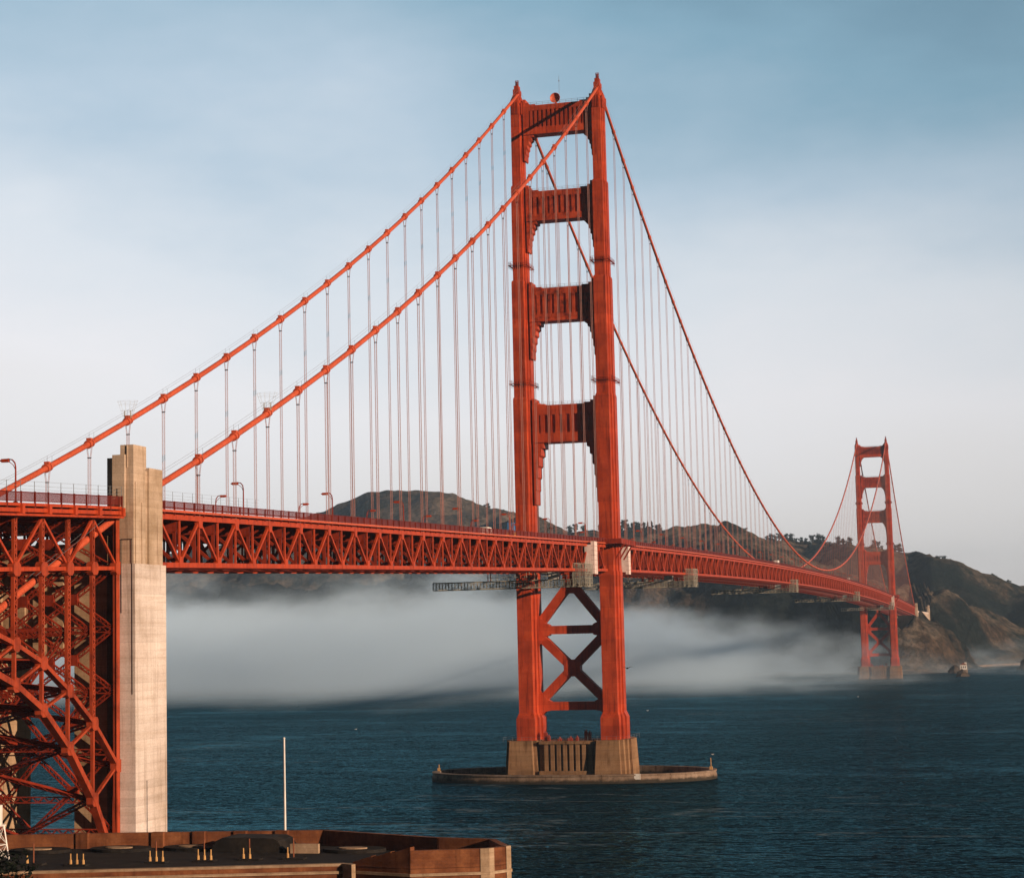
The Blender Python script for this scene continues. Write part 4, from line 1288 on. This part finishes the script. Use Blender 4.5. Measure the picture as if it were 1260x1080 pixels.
# ------------------------------------------------------------------ vehicles on the bridge
def vehicle(x, y, kind, colm, label, rz=0, z=None, group='vehicles on the bridge'):
    zr = (zc(y) + 0.96) if z is None else z
    nm, cat, L, Wd, H = {'truck': ('box_truck', 'truck', 8.0, 2.4, 3.9), 'van': ('van', 'van', 5.4, 2.0, 2.4), 'bus': ('bus', 'bus', 11, 2.5, 3.3), 'car': ('car', 'car', 4.5, 1.8, 1.45)}[kind]
    V_ = thing(nm, label, cat, (x, y, zr), group, rz)
    m = MB()
    if kind == 'truck':
        m.box(-Wd / 2, Wd / 2, -L / 2, L / 2 - 2.4, 0.9, H); m.build('cargo_box', colm, V_)
        m = MB(); m.prism([(L / 2 - 2.2, .6), (L / 2, .6), (L / 2, 1.5), (L / 2 - .5, 2.6), (L / 2 - 2.2, 2.7)], -1.05, 1.05, 'yz'); m.build('cab', colm, V_)
        m = MB(); m.prism([(L / 2 - .05, 1.55), (L / 2 + .03, 1.5), (L / 2 - .45, 2.6), (L / 2 - .55, 2.55)], -.95, .95, 'yz'); m.build('windscreen', M['glass'], V_)
    else:
        h0 = 0.35
        if kind == 'car': pr = [(-L / 2, h0), (L / 2, h0), (L / 2, .75), (L / 2 - 1.1, .9), (L / 2 - 1.9, H), (-L / 2 + 1.1, H), (-L / 2 + .2, .95), (-L / 2, .8)]
        elif kind == 'van': pr = [(-L / 2, h0), (L / 2, h0), (L / 2, 1.0), (L / 2 - .9, 1.25), (L / 2 - 1.6, H), (-L / 2 + .1, H)]
        else: pr = [(-L / 2, h0), (L / 2, h0), (L / 2, 2.0), (L / 2 - .25, H - .1), (L / 2 - .6, H), (-L / 2 + .1, H), (-L / 2, H - .2)]
        m.prism(pr, -Wd / 2, Wd / 2, 'yz'); m.build('body', colm, V_)
        m = MB(); zlo, zhi = {'car': (.95, 1.36), 'van': (1.3, 2.05), 'bus': (1.5, 2.6)}[kind]
        ylo = -L / 2 + (1.1 if kind == 'car' else .4); yhi = L / 2 - (2.0 if kind != 'bus' else .4)
        for s in (-1, 1): m.box(*sorted((s * Wd / 2, s * (Wd / 2 + .015))), ylo, yhi, zlo, zhi)
        m.build('window', M['glass'], V_)
    for yy in (-L / 2 + 1.2, L / 2 - 1.1):
        for s in (-1, 1):
            m = MB(); m.tube([(s * (Wd / 2 - .2), yy, .42), (s * (Wd / 2 + .02), yy, .42)], .42, 12); m.build('wheel', M['rubber'], V_)
    return V_


vehicle(8.0, -129, 'van', M['white'], 'white van driving on the side span left of the near tower')
vehicle(8.0, 466, 'truck', M['white'], 'white box truck on the main span, the one nearer the near tower')
vehicle(8.0, 893, 'truck', M['white'], 'white box truck on the main span close to the far tower', 0)
vehicle(4.5, -60, 'car', M['black'], 'dark car on the side span just before the near tower')
vehicle(-2, 640, 'car', M['steel'], 'grey car in the middle of the main span')
B_ = thing('work_hoist', 'blue and yellow hoist platform beside the left leg of the near tower', 'hoist', (-17.3, -8.8, zc(0) + 1))
m = MB(); m.box(-1.1, 1.1, -1, 1, 4.2, 7.4); m.build('blue_cover', M['blue'], B_)
m = MB(); m.box(-1.3, 1.3, -1.1, 1.1, 2.8, 4.2); m.build('yellow_skirt', M['yellow'], B_)
m = MB()
for a in (-1, 1):
    for b in (-.8, .8): m.bar((a, b, 0), (a, b, 4.2), 0.15)
m.build('frame', M['black'], B_)

# ------------------------------------------------------------------ brick fort
fort = thing('brick_fort', 'low brick fort with stone coping and flat roof under the arch', 'fort', (40, -385, 0))
FO = Matrix.Translation((-40, 385, 0))
def fbld(m, nm, mat, parent=fort, recalc=True):
    o = m.build(nm, mat, parent, recalc=recalc); o.data.transform(FO); return o
ZR = 17.0
far_l, far_m, far_r = (-40, -377.5), (21.8, -364.6), (48.3, -360.6)
poly = [(-40, -412), (60.3, -383.5), (69.15, -386.5), (78.4, -383.2), (80.3, -380.2), (76.0, -371.5), (68.1, -369.8), (48.3, -360.2), (21.8, -364.4), (-40, -377.0)]
# walls: body then stone cornice, then upper course
m = MB(); m.prism(poly, 1.0, ZR - 1.2, 'xy'); fbld(m, 'scarp_wall', M['brick'])
def inset(poly, d):
    n_ = len(poly); outp = []
    for i in range(n_):
        p0 = Vector(poly[i - 1]); p1 = Vector(poly[i]); p2 = Vector(poly[(i + 1) % n_])
        e1 = (p1 - p0).normalized(); e2 = (p2 - p1).normalized()
        n1 = Vector((-e1.y, e1.x)); n2 = Vector((-e2.y, e2.x))
        b = (n1 + n2); b.normalize(); c = max(0.35, b.dot(n1))
        outp.append(tuple(p1 + b * (d / c)))
    return outp
m = MB(); m.prism(inset(poly, -0.22), ZR - 1.2, ZR - 0.85, 'xy'); fbld(m, 'string_course', M['stone'])
m = MB(); m.prism(inset(poly, 0.0), ZR - 0.85, ZR - 0.28, 'xy'); fbld(m, 'upper_wall', M['brick'])
m = MB(); m.prism(inset(poly, 0.6), ZR - 0.6, ZR - 0.1, 'xy'); fbld(m, 'roof', M['roof'])
def wall_run(pts, h0, h1, th, mat, nm, inward=1, seg=None):
    m = MB()
    for (a, b) in zip(pts[:-1], pts[1:]):
        a = Vector(a); b = Vector(b); d = (b - a).normalized(); nrm = Vector((-d.y, d.x)) * th * inward
        q = [a, b, b + nrm, a + nrm]
        m.prism([tuple(v) for v in q], h0, h1, 'xy')
    return fbld(m, nm, mat)
# front coping (pale stone) left part, then raised brick parapet on the bastion
wall_run([(-40, -412), (60.3, -383.5)], ZR - 0.28, ZR + 0.02, 1.1, M['stone'], 'coping')
quoin = MB(); quoin.prism([(59.3, -383.9), (60.5, -383.6), (61.2, -384.4), (60.9, -385.0)], 1, ZR + .06, 'xy')
fbld(quoin, 'quoin', M['stone']); quoin = MB()
quoin.prism([(77.4, -383.65), (78.45, -383.3), (78.9, -382.6), (78.2, -382.4)], 1, ZR + 1.98, 'xy')
fbld(quoin, 'quoin', M['stone']); quoin = MB()
quoin.prism([(80.0, -380.9), (80.42, -380.2), (80.0, -379.2), (79.3, -379.8)], 1, ZR + 1.98, 'xy')
fbld(quoin, 'quoin', M['stone'])
m = MB()      # stepped parapet rising towards the bastion salient
A = Vector((60.6, -383.7)); Bv = Vector((69.15, -386.5)); d = (Bv - A)
for i in range(3):
    a = A + d * (i / 3); b = A + d * ((i + 1) / 3); nrm = Vector((-d.y, d.x)).normalized() * 0.9
    h0, h1 = 0.25 + 0.65 * i, 1.1 + 0.65 * i
    base = ZR - 0.25
    vs = [(*a, base), (*b, base), (*(b + nrm), base), (*(a + nrm), base), (*a, ZR + h0), (*b, ZR + h1), (*(b + nrm), ZR + h1), (*(a + nrm), ZR + h0)]
    m.add(vs, [(0, 3, 2, 1), (4, 5, 6, 7), (0, 1, 5, 4), (1, 2, 6, 5), (2, 3, 7, 6), (3, 0, 4, 7)])
fbld(m, 'stepped_parapet', M['brick'])
wall_run([(69.15, -386.5), (78.4, -383.2), (80.3, -380.2), (76.0, -371.5)], ZR - 0.24, ZR + 1.95, 0.9, M['brick'], 'bastion_parapet')
wall_run([(76.0, -371.5), (68.1, -369.8), (48.3, -360.2), (21.8, -364.4), (-40, -377.0)], ZR - 0.23, ZR + 1.95, 0.8, M['brick'], 'rear_parapet')
for t in (0.12, 0.34, 0.56, 0.78):      # taller piers in the rear parapet
    p = Vector((21.8, -364.4)).lerp(Vector((-40, -377.0)), t); q = Vector((21.8, -364.4)).lerp(Vector((48.3, -360.2)), t)
    for c in (p, q):
        m = MB(); m.box(c.x - .9, c.x + .9, c.y - 1.25, c.y - .3, ZR - .2, ZR + 2.02); fbld(m, 'pilaster', M['brick'])
for (cx, cy_) in ((-2, -373.5), (10.5, -371.8), (21.5, -369.3), (31.5, -367.2), (43.0, -365.6), (55.5, -368.6)):
    m = MB(); ms = MB()    # round gun platforms on the roof
    pts = [(cx + 4.4 * math.cos(t), cy_ + 3.0 * math.sin(t)) for t in [2 * math.pi * k / 20 for k in range(20)]]
    m.prism(pts, ZR - .09, ZR + .35, 'xy')
    pts = [(cx + 2.0 * math.cos(t), cy_ - 0.6 + 1.1 * math.sin(t)) for t in [2 * math.pi * k / 20 for k in range(20)]]
    ms.prism(pts, ZR + .36, ZR + .5, 'xy')
    gp = fbld(m, 'gun_platform', M['roof']); fbld(ms, 'pivot_slab', M['stone'], gp)
m = MB()     # stair house on the roof
m.prism([(35.6, ZR - .08), (46.4, ZR - .08), (45.4, ZR + 1.5), (44.6, ZR + 1.85), (37.4, ZR + 1.9), (36.3, ZR + 1.4)], -371, -365.5, 'xz'); 
fbld(m, 'stair_house', M['roof'])
m = MB(); m.box(47.5, 51.5, -371.8, -371.2, ZR - .05, ZR + 1.2); fbld(m, 'low_wall', M['stone'])

def posts(x, y, n, tall, label):
    P_ = thing('chimney_posts', label, 'chimney posts', (x, y, ZR - .1), 'chimney posts on the fort roof')
    m = MB(); m.box(-1.5, 1.5, -.7, .7, 0, .22); m.build('plinth', M['roof'], P_)
    for k in range(n):
        m = MB(); xx = -0.9 + 0.9 * k; m.tube([(xx, -.1, .2), (xx, -.1, .75), (xx, -.1, .8), (xx, -.1, 1.55)], [.2, .18, .1, .09], 8); m.build('short_post', M['post'], P_)
    if tall:
        m = MB(); m.tube([(-.3, .5, .2), (-.3, .5, 2.7)], .1, 8); m.build('tall_post', M['rustpost'], P_)
posts(17.5, -386.5, 1, True, 'single rusty post on the fort roof, leftmost of the posts')
posts(24.0, -387.0, 3, False, 'thin group of short posts on the fort roof left of the yellow ones')
posts(33.4, -383.2, 3, True, 'three yellow posts with a taller rusty one, leftmost yellow group on the fort roof')
posts(39.3, -381.2, 3, True, 'three yellow posts with a taller rusty one, middle yellow group on the fort roof')
posts(44.9, -379.4, 2, True, 'two yellow posts with a taller rusty one between the middle group and the flagpole')
posts(50.6, -378.2, 1, True, 'one short yellow post and a rusty one, rightmost on the fort roof')

fp = thing('flagpole', 'tall bare white flagpole standing behind the fort against the water', 'flagpole', (42.8, -361.6, ZR - .3))
m = MB(); m.tube([(0, 0, 0), (0, 0, 14.9)], [0.17, 0.11], 10); m.build('pole', M['white'], fp)
m = MB(); m.tube([(0, 0, 14.9), (0, 0, 15.0), (0, 0, 15.15)], [.1, .2, .05], 8); m.build('finial', M['white'], fp)

lh = thing('iron_lighthouse', 'white skeleton light tower at the left edge of the fort roof', 'lighthouse', (10.9, -385.2, ZR - .1))
m = MB()
for a, b in ((-1, -1), (1, -1), (1, 1), (-1, 1)):
    m.bar((a * 1.5, b * 1.5, 0), (a * .95, b * .95, 5.0), 0.16)
for z0, z1_ in ((0.2, 2.4), (2.4, 4.8)):
    for (a, b), (c, d2_) in (((-1, -1), (1, -1)), ((1, -1), (1, 1)), ((1, 1), (-1, 1)), ((-1, 1), (-1, -1))):
        w0 = 1.5 - .11 * z0; w1 = 1.5 - .11 * z1_
        m.bar((a * w0, b * w0, z0), (c * w1, d2_ * w1, z1_), .07); m.bar((c * w0, d2_ * w0, z0), (a * w1, b * w1, z1_), .07); m.bar((a * w1, b * w1, z1_), (c * w1, d2_ * w1, z1_), .1)
m.build('lattice_legs', M['white'], lh)
m = MB(); m.tube([(0, 0, 5.0), (0, 0, 7.6)], 1.15, 10); m.tube([(0, 0, 4.9), (0, 0, 5.05)], 1.6, 10); m.build('watch_room', M['white'], lh)
m = MB(); m.tube([(0, 0, 7.6), (0, 0, 9.0)], .8, 10); m.build('lantern', M['glass'], lh)
m = MB(); m.tube([(0, 0, 9.0), (0, 0, 9.7), (0, 0, 10.1)], [1.0, .3, .05], 10); m.build('cupola', M['white'], lh)

# ------------------------------------------------------------------ near shore ground (outside the frame, under camera and fort)
gxs = np.linspace(-260, 420, 60); gys = np.linspace(-1000, -350, 60)
GX, GY = np.meshgrid(gxs, gys)
dist = np.hypot(GX - CAM[0], (GY - CAM[1]) * 1.0)
bl = 1 / (1 + np.exp(((GY + 575) - 0.12 * (GX - 145)) / 12.0))
shore = 1 / (1 + np.exp((GY + 376 + np.maximum(0, GX - 84) * 2.2) / 3.0))
GZ = -6 + shore * 8.2 + bl * 36.5 + (fbm(GX / 30, GY / 30, 77, 4) - 0.5) * 3
V = np.stack([GX, GY, GZ], -1).reshape(-1, 3); idx = np.arange(3600).reshape(60, 60)
F = np.stack([idx[:-1, :-1], idx[:-1, 1:], idx[1:, 1:], idx[1:, :-1]], -1).reshape(-1, 4)
me = bpy.data.meshes.new('ground'); me.from_pydata(V.tolist(), [], F.tolist()); me.materials.append(M['hill'])
me.polygons.foreach_set('use_smooth', [True] * len(me.polygons))
go = bpy.data.objects.new('ground', me); COL.objects.link(go); tag(go, kind='structure')


# ------------------------------------------------------------------ trees
def tree_mesh(seed, h, wdt, conifer=False, nleaf=900, leaf=0.5):
    r = random.Random(seed); crown = MB(); tr = MB()
    th = h * 0.1
    tr.tube([(0, 0, -1.5), (0.05 * h * r.uniform(-.4, .4), 0, th), (0, 0.04 * h * r.uniform(-.5, .5), h * .75)], [h * .035, h * .025, h * .008], 7)
    lobes = []
    for k in range(16 if not conifer else 12):
        if conifer:
            z = th + (h - th) * (k + .3) / 12; rr = wdt * .5 * (1 - (z - th) / (h - th)) ** .8 + .15 * wdt * .3
            a = r.uniform(0, 6.28); c = (rr * .45 * math.cos(a), rr * .45 * math.sin(a), z); s = (rr * .75, rr * .75, h * .07)
        else:
            a = r.uniform(0, 6.28); rad = r.uniform(0, .38) * wdt; z = th + (h - th) * r.uniform(.05, .85)
            c = (rad * math.cos(a), rad * math.sin(a), z); q = r.uniform(.13, .25) * wdt; s = (q, q, q * .75)
            tr.tube([(0, 0, th * .8), (c[0] * .6, c[1] * .6, (th + z) / 2), c], [h * .015, h * .01, h * .004], 5)
        lobes.append((c, s))
    for i in range(nleaf):
        c, s = r.choice(lobes)
        v = Vector((r.gauss(0, 1), r.gauss(0, 1), r.gauss(0, 1))).normalized() * (r.random() ** .33) * r.uniform(.8, 1.15)
        p = Vector((c[0] + v.x * s[0], c[1] + v.y * s[1], c[2] + v.z * s[2]))
        a = Vector((r.gauss(0, 1), r.gauss(0, 1), r.gauss(0, .6))).normalized() * leaf * r.uniform(.6, 1.3)
        b = Vector((r.gauss(0, 1), r.gauss(0, 1), r.gauss(0, .6))).normalized() * leaf * r.uniform(.4, 1.0)
        crown.add([p - a, p + b, p + a, p - b * .6], [(0, 1, 2, 3)])
    return crown, tr


def tree_thing(seed, h, wdt, name='tree', **k):
    T_ = thing(name, '', 'tree')
    cr_, tr = tree_mesh(seed, h, wdt, **k)
    cr_.build('crown', M['leaf'], T_, recalc=False); tr.build('trunk', M['bark'], T_)
    return T_


protos = [tree_thing(1, 18, 20, nleaf=900, leaf=1.3), tree_thing(2, 22, 14, nleaf=800, leaf=1.2), tree_thing(3, 20, 9, 'conifer_tree', conifer=True, nleaf=700, leaf=1.1), tree_thing(4, 14, 18, nleaf=700, leaf=1.2)]
used = [False] * 4
def put_tree(k, px, depth, sc, label, group):
    o = protos[k] if not used[k] else copy_tree(protos[k]); used[k] = True
    p = on_hill(px, depth); o.location = (p.x, p.y, p.z - 0.8); o.scale = (sc,) * 3; o.rotation_euler = (0, 0, random.uniform(0, 6.28))
    tag(o, label, 'tree', group)
def d3at(px): return float(np.interp(px, XS, D3))
def d2at(px): return float(np.interp(px, XS, D2))
def d1at(px): return float(np.interp(px, XS, D1))
gA = 'dark trees on the ridge right of the near tower'
for i, px in enumerate([704, 712, 721, 742, 748, 753, 758, 763, 767, 772, 776, 781, 786, 790, 797, 801, 806, 812, 815, 745, 760, 770, 783]):
    put_tree([0, 1, 3, 0, 1][i % 5] if px not in (801, 806) else 2, px, d3at(px) + random.uniform(-60, 10), random.uniform(.6, 1.0) * (1.15 if px in (812, 815) else 1),
             'dark evergreen among the row on the ridge just right of the near tower' if px > 735 else 'dark tree on the ridge seen between the near tower legs', gA if px > 735 else 'trees on the ridge between the near tower legs')
gB = 'dark trees on the ridge left of the far tower'
for i, px in enumerate([915, 921, 948, 953, 958, 963, 967, 972, 978, 984, 990, 996, 1000, 1004, 1008, 1012, 1017, 1021, 1026, 1031, 1036, 1041, 1045, 1050, 1080, 1085, 1089, 1106, 1111]):
    put_tree([0, 1, 3, 0][i % 4], px, d3at(px) + random.uniform(-50, 10), random.uniform(.5, .85) * (1.35 if 998 < px < 1014 else 1),
             'dark tree on the skyline ridge seen through or beside the far tower' if px > 1060 else ('scattered dark tree on the skyline right of the cable' if px < 930 else 'dark round tree of the clump along the skyline left of the far tower'),
             'trees on the skyline at the far tower' if px > 1060 else ('scattered skyline trees' if px < 930 else gB))
for px in (1157, 1160, 1164, 1167, 1224, 1227, 1244):
    put_tree(3, px, d3at(px), .38 if px < 1200 else .6, 'tiny tree on top of the right hill' if px < 1200 else 'small dark bush on the falling skyline of the right hill', 'small trees on the right hill')
for px in (600, 604):
    put_tree(0, px, d3at(px), .6, 'small dark tree on the shoulder of the big round hill', 'trees on the big hill shoulder')
for i, (px, dd) in enumerate([(1128, -60), (1134, -40), (1137, -75), (1141, -60), (1146, -70)]):
    put_tree(1 if i % 2 else 0, px, d1at(px) + dd, .55, 'dark tree at the foot of the distant concrete pylon', 'trees at the distant pylon')

# foreground conifers in the lower left corner (their roots are below the frame)
for (x, y, h, sc, lab) in ((83.4, -515.5, 9.0, 1, 'dark feathery treetop in the lower left corner in front of the fort'),):
    pass
M['leaf'] = leaf_mat('dark_foreground_leaves', (0.004, 0.007, 0.005), (0.010, 0.014, 0.009))
tf = tree_thing(31, 24, 9.0, 'cypress_tree', nleaf=11000, leaf=0.20)
tf.location = (81.9, -513.8, 10.6); tag(tf, 'black feathery treetop cutting the lower left corner of the view', 'tree')
t2 = tree_thing(33, 22, 3.0, 'cypress_tree', nleaf=3600, leaf=0.16)
t2.location = (91.3, -510.7, 11.0); tag(t2, 'dark pointed treetop just showing at the bottom edge below the fort coping', 'tree')

# ------------------------------------------------------------------ far shore details
def rock(x, y, z, s, seed):
    r = random.Random(seed); m = MB(); rings = []
    for i, (zz_, k) in enumerate(((-.6, 1.1), (0, 1.05), (.35, .85), (.7, .6), (.95, .28), (1.05, .06))):
        rings.append([(s * k * math.cos(t) * r.uniform(.75, 1.2), s * k * math.sin(t) * r.uniform(.75, 1.2), s * zz_ * r.uniform(.9, 1.1)) for t in [2 * math.pi * q / 11 for q in range(11)]])
    m.loft(rings); o = m.build('sea_rock', M['rock'], None); o.location = (x, y, z); return o
mm, n, b, o = new_mat('sea_rock_stone')
n.links.new(rampn(n, noise(n, 0.25, 6, .7), [(0.35, (0.02, 0.016, 0.013)), (.55, (0.07, 0.05, 0.035)), (.75, (0.15, 0.11, 0.08))]), b.inputs['Base Color']); b.inputs['Roughness'].default_value = .95
bumpn(n, b, noise(n, .3, 6, .7), 1, 2.0); M['rock'] = mm
def wp(px, py, z=0):
    d = ray(px, py); t = (z - CAM[2]) / d[2]; return CAM + t * d
for i, (px, py, s, lab) in enumerate(((1176, 828, 9, 'dark sea rock left of the small white building by the far shore'), (1168, 826, 6, 'low dark rock at the foot of the far cliff'), (1184, 832, 7.5, 'dark rock under the small white building by the far shore'), (1268, 823, 15, 'dark rock at the right edge of the view by the far shore'))):
    p = wp(px, py); tag(rock(p[0], p[1], -1, s, i + 5), lab, 'rock', 'rocks by the far shore')
p = wp(1186, 829)
lb = thing('fog_signal_building', 'tiny white building with red roof on a rock by the far shore', 'building', (p[0], p[1], 4))
m = MB(); m.box(-4, 4, -4, 4, -4, 0.5); m.build('plinth', M['fender'], lb)
m = MB(); m.box(-3.4, 3.4, -3.2, 3.2, .5, 5.4); m.box(1.0, 3.2, -3.25, -1, 5.4, 8.0); m.build('wall', M['white'], lb)
m = MB(); m.prism([(-3.8, 5.4), (3.8, 5.4), (0, 7.6)], -3.4, 3.4); m.build('roof', M['rustpost'], lb)
m = MB()
for xx in (-2, 0, 2): m.box(xx - .45, xx + .45, -3.26, -3.2, 2.2, 4.0)
m.build('window', M['glass'], lb)
# sea wall road
m = MB()
pts = [(1196, 0), (1210, 0), (1222, 0), (1236, 0), (1262, 0), (1300, 0)]
prev = None
for px, _ in pts:
    dd = float(np.interp(px, gx, d0)) - 12; d = ray(px, 780); c = Vector((CAM[0] + dd * d[0], CAM[1] + dd * d[1], 0))
    if prev is not None:
        dv = (c - prev).normalized(); nrm = Vector((-dv.y, dv.x, 0)) * 5
        m.add([prev - nrm + Vector((0, 0, -3)), c - nrm + Vector((0, 0, -3)), c + nrm + Vector((0, 0, -3)), prev + nrm + Vector((0, 0, -3)),
               prev - nrm + Vector((0, 0, 3.2)), c - nrm + Vector((0, 0, 3.2)), c + nrm + Vector((0, 0, 3.2)), prev + nrm + Vector((0, 0, 3.2))],
              [(0, 3, 2, 1), (4, 5, 6, 7), (0, 1, 5, 4), (1, 2, 6, 5), (2, 3, 7, 6), (3, 0, 4, 7)])
    prev = c
sw = m.build('sea_wall', M['fender']); tag(sw, 'pale sea wall along the far shore road at right', 'wall')
for px, k, lab in ((1167, 'van', 'white van parked on the far hill, leftmost of the parked vehicles'), (1172.5, 'van', 'white van parked on the far hill in the middle of the parked vehicles'), (1184, 'van', 'white van parked on the far hill, rightmost of the parked vehicles')):
    p = on_hill(px, d2at(px) - 6); vehicle(p.x, p.y, k, M['white'], lab, R(90), p.z + .3, 'vehicles parked on the far hill')

# ------------------------------------------------------------------ gulls
def gull(x, y, z, s, rz, lab, mat):
    G = thing('gull', lab, 'bird', (x, y, z), 'birds over the water', rz)
    m = MB(); m.tube([(0, -.3, 0), (0, -.18, .02), (0, 0, .03), (0, .18, .02), (0, .32, .03)], [.02, .07, .1, .07, .02], 8)
    for sx in (-1, 1):
        m.add([(sx * .06, -.1, .05), (sx * .06, .12, .05), (sx * .4, .14, .2), (sx * .42, -.02, .2), (sx * .8, -.02, .08), (sx * .78, -.1, .08),
               (sx * .06, -.1, .02), (sx * .06, .12, .02), (sx * .4, .14, .17), (sx * .42, -.02, .17)],
              [(0, 1, 2, 3), (3, 2, 4, 5), (6, 9, 8, 7), (9, 5, 4, 8), (0, 3, 9, 6), (1, 7, 8, 2)])
    m.build('body', mat, G); G.scale = (s, s, s)
p = far_point(772, 822, 420); gull(*p, 1.8, 0.6, 'small dark bird flying low just right of the near tower', M['black'])
for px, py, dd, lab in ((797, 874, 900, 'white gull over the water right of the near tower base'), (1056, 857, 1200, 'white gull over the dark water below the far tower'), (877, 928, 700, 'white gull just above the right end of the fender'), (352, 898, 900, 'white gull low over the water left of the near tower')):
    if px == 352: px, py = 438, 897
    p = far_point(px, py, dd); gull(*p, 1.5, 1.2, lab, M['white'])

# ------------------------------------------------------------------ fog bank on the water and the haze of the air
def fog_mat():
    m = bpy.data.materials.new('sea_fog'); m.use_nodes = True; n = m.node_tree; n.nodes.clear()
    o = n.nodes.new('ShaderNodeOutputMaterial'); v = n.nodes.new('ShaderNodeVolumePrincipled')
    v.inputs['Color'].default_value = (0.62, 0.82, 1.0, 1); v.inputs['Anisotropy'].default_value = -0.35
    n.links.new(v.outputs[0], o.inputs['Volume'])
    g = n.nodes.new('ShaderNodeNewGeometry'); sp = n.nodes.new('ShaderNodeSeparateXYZ'); n.links.new(g.outputs['Position'], sp.inputs[0])
    x, y, z = sp.outputs
    # along: distance beyond the front edge of the bank;  u = direction roughly away from the bridge (west-north-west)
    nb = noise(n, 0.0042, 3, 0.55, g.outputs['Position'], (1, 1, 2.0)); nf = noise(n, 0.013, 7, 0.72, g.outputs['Position'], (1, 1, 2.2))
    nn = math_(n, 'ADD', math_(n, 'MULTIPLY', nb, 0.5), math_(n, 'MULTIPLY', nf, 0.5))
    # s = (0 at the front line, grows inwards) front line runs from (-480,560) to (-120,1180)
    ax, ay, bx, by = FRONT
    L = math.hypot(bx - ax, by - ay); nxn, nyn = -(by - ay) / L, (bx - ax) / L
    s = math_(n, 'ADD', math_(n, 'MULTIPLY', math_(n, 'SUBTRACT', x, ax), nxn), math_(n, 'MULTIPLY', math_(n, 'SUBTRACT', y, ay), nyn))
    al = math_(n, 'ADD', math_(n, 'MULTIPLY', math_(n, 'SUBTRACT', x, ax), (bx - ax) / L), math_(n, 'MULTIPLY', math_(n, 'SUBTRACT', y, ay), (by - ay) / L))
    edge = math_(n, 'DIVIDE', math_(n, 'ADD', s, math_(n, 'MULTIPLY_ADD', nn, 1700, -850)), 900.0)
    # top of the bank sinks towards the far tower
    mr = n.nodes.new('ShaderNodeMapRange'); n.links.new(al, mr.inputs[0])
    mr.inputs[1].default_value = FOG_A[0]; mr.inputs[2].default_value = FOG_A[1]; mr.inputs[3].default_value = FOG_A[2]; mr.inputs[4].default_value = FOG_A[3]
    top = math_(n, 'ADD', mr.outputs[0], math_(n, 'MULTIPLY_ADD', nn, 380, -190))
    vert = math_(n, 'DIVIDE', math_(n, 'SUBTRACT', top, z), 42.0)
    def clamp(a):
        c = n.nodes.new('ShaderNodeClamp'); n.links.new(a, c.inputs[0]); return c.outputs[0]
    east = math_(n, 'DIVIDE', math_(n, 'ADD', math_(n, 'SUBTRACT', math_(n, 'MULTIPLY_ADD', y, 0.22, -110.0), x), math_(n, 'MULTIPLY_ADD', nn, 300, -150)), 130.0)
    dn = math_(n, 'MULTIPLY', clamp(edge), math_(n, 'MULTIPLY', clamp(vert), clamp(east)))
    dn = math_(n, 'MULTIPLY', dn, math_(n, 'MULTIPLY', clamp(vert), FOG_D))
    n.links.new(dn, v.inputs['Density'])
    return m


FRONT = (-469, 640, 20, 690)
FOG_A = (170.0, 560.0, 98.0, 6.0)
FOG_D = 0.0085
m = MB(); m.prism([(-2000, 500), (-469, 500), (60, 540), (150, 1000), (260, 1500), (260, 1900), (-700, 2700), (-2000, 2700)], 0.3, 135, 'xy')
fog = m.build('fog_bank', fog_mat()); tag(fog, 'low white bank of sea fog lying on the water behind the bridge', 'fog', kind='stuff')

def haze_mat():
    m = bpy.data.materials.new('haze'); m.use_nodes = True; n = m.node_tree; n.nodes.clear()
    o = n.nodes.new('ShaderNodeOutputMaterial'); v = n.nodes.new('ShaderNodeVolumePrincipled')
    v.inputs['Color'].default_value = (0.55, 0.78, 1.0, 1); v.inputs['Density'].default_value = 0.00006; v.inputs['Anisotropy'].default_value = 0.2
    n.links.new(v.outputs[0], o.inputs['Volume']); return m
m = MB(); m.box(-9100, 9100, -1600, 9100, -14, 420)
hz = m.build('haze', haze_mat()); tag(hz, 'thin pale haze in the air over the strait', 'haze', kind='stuff')
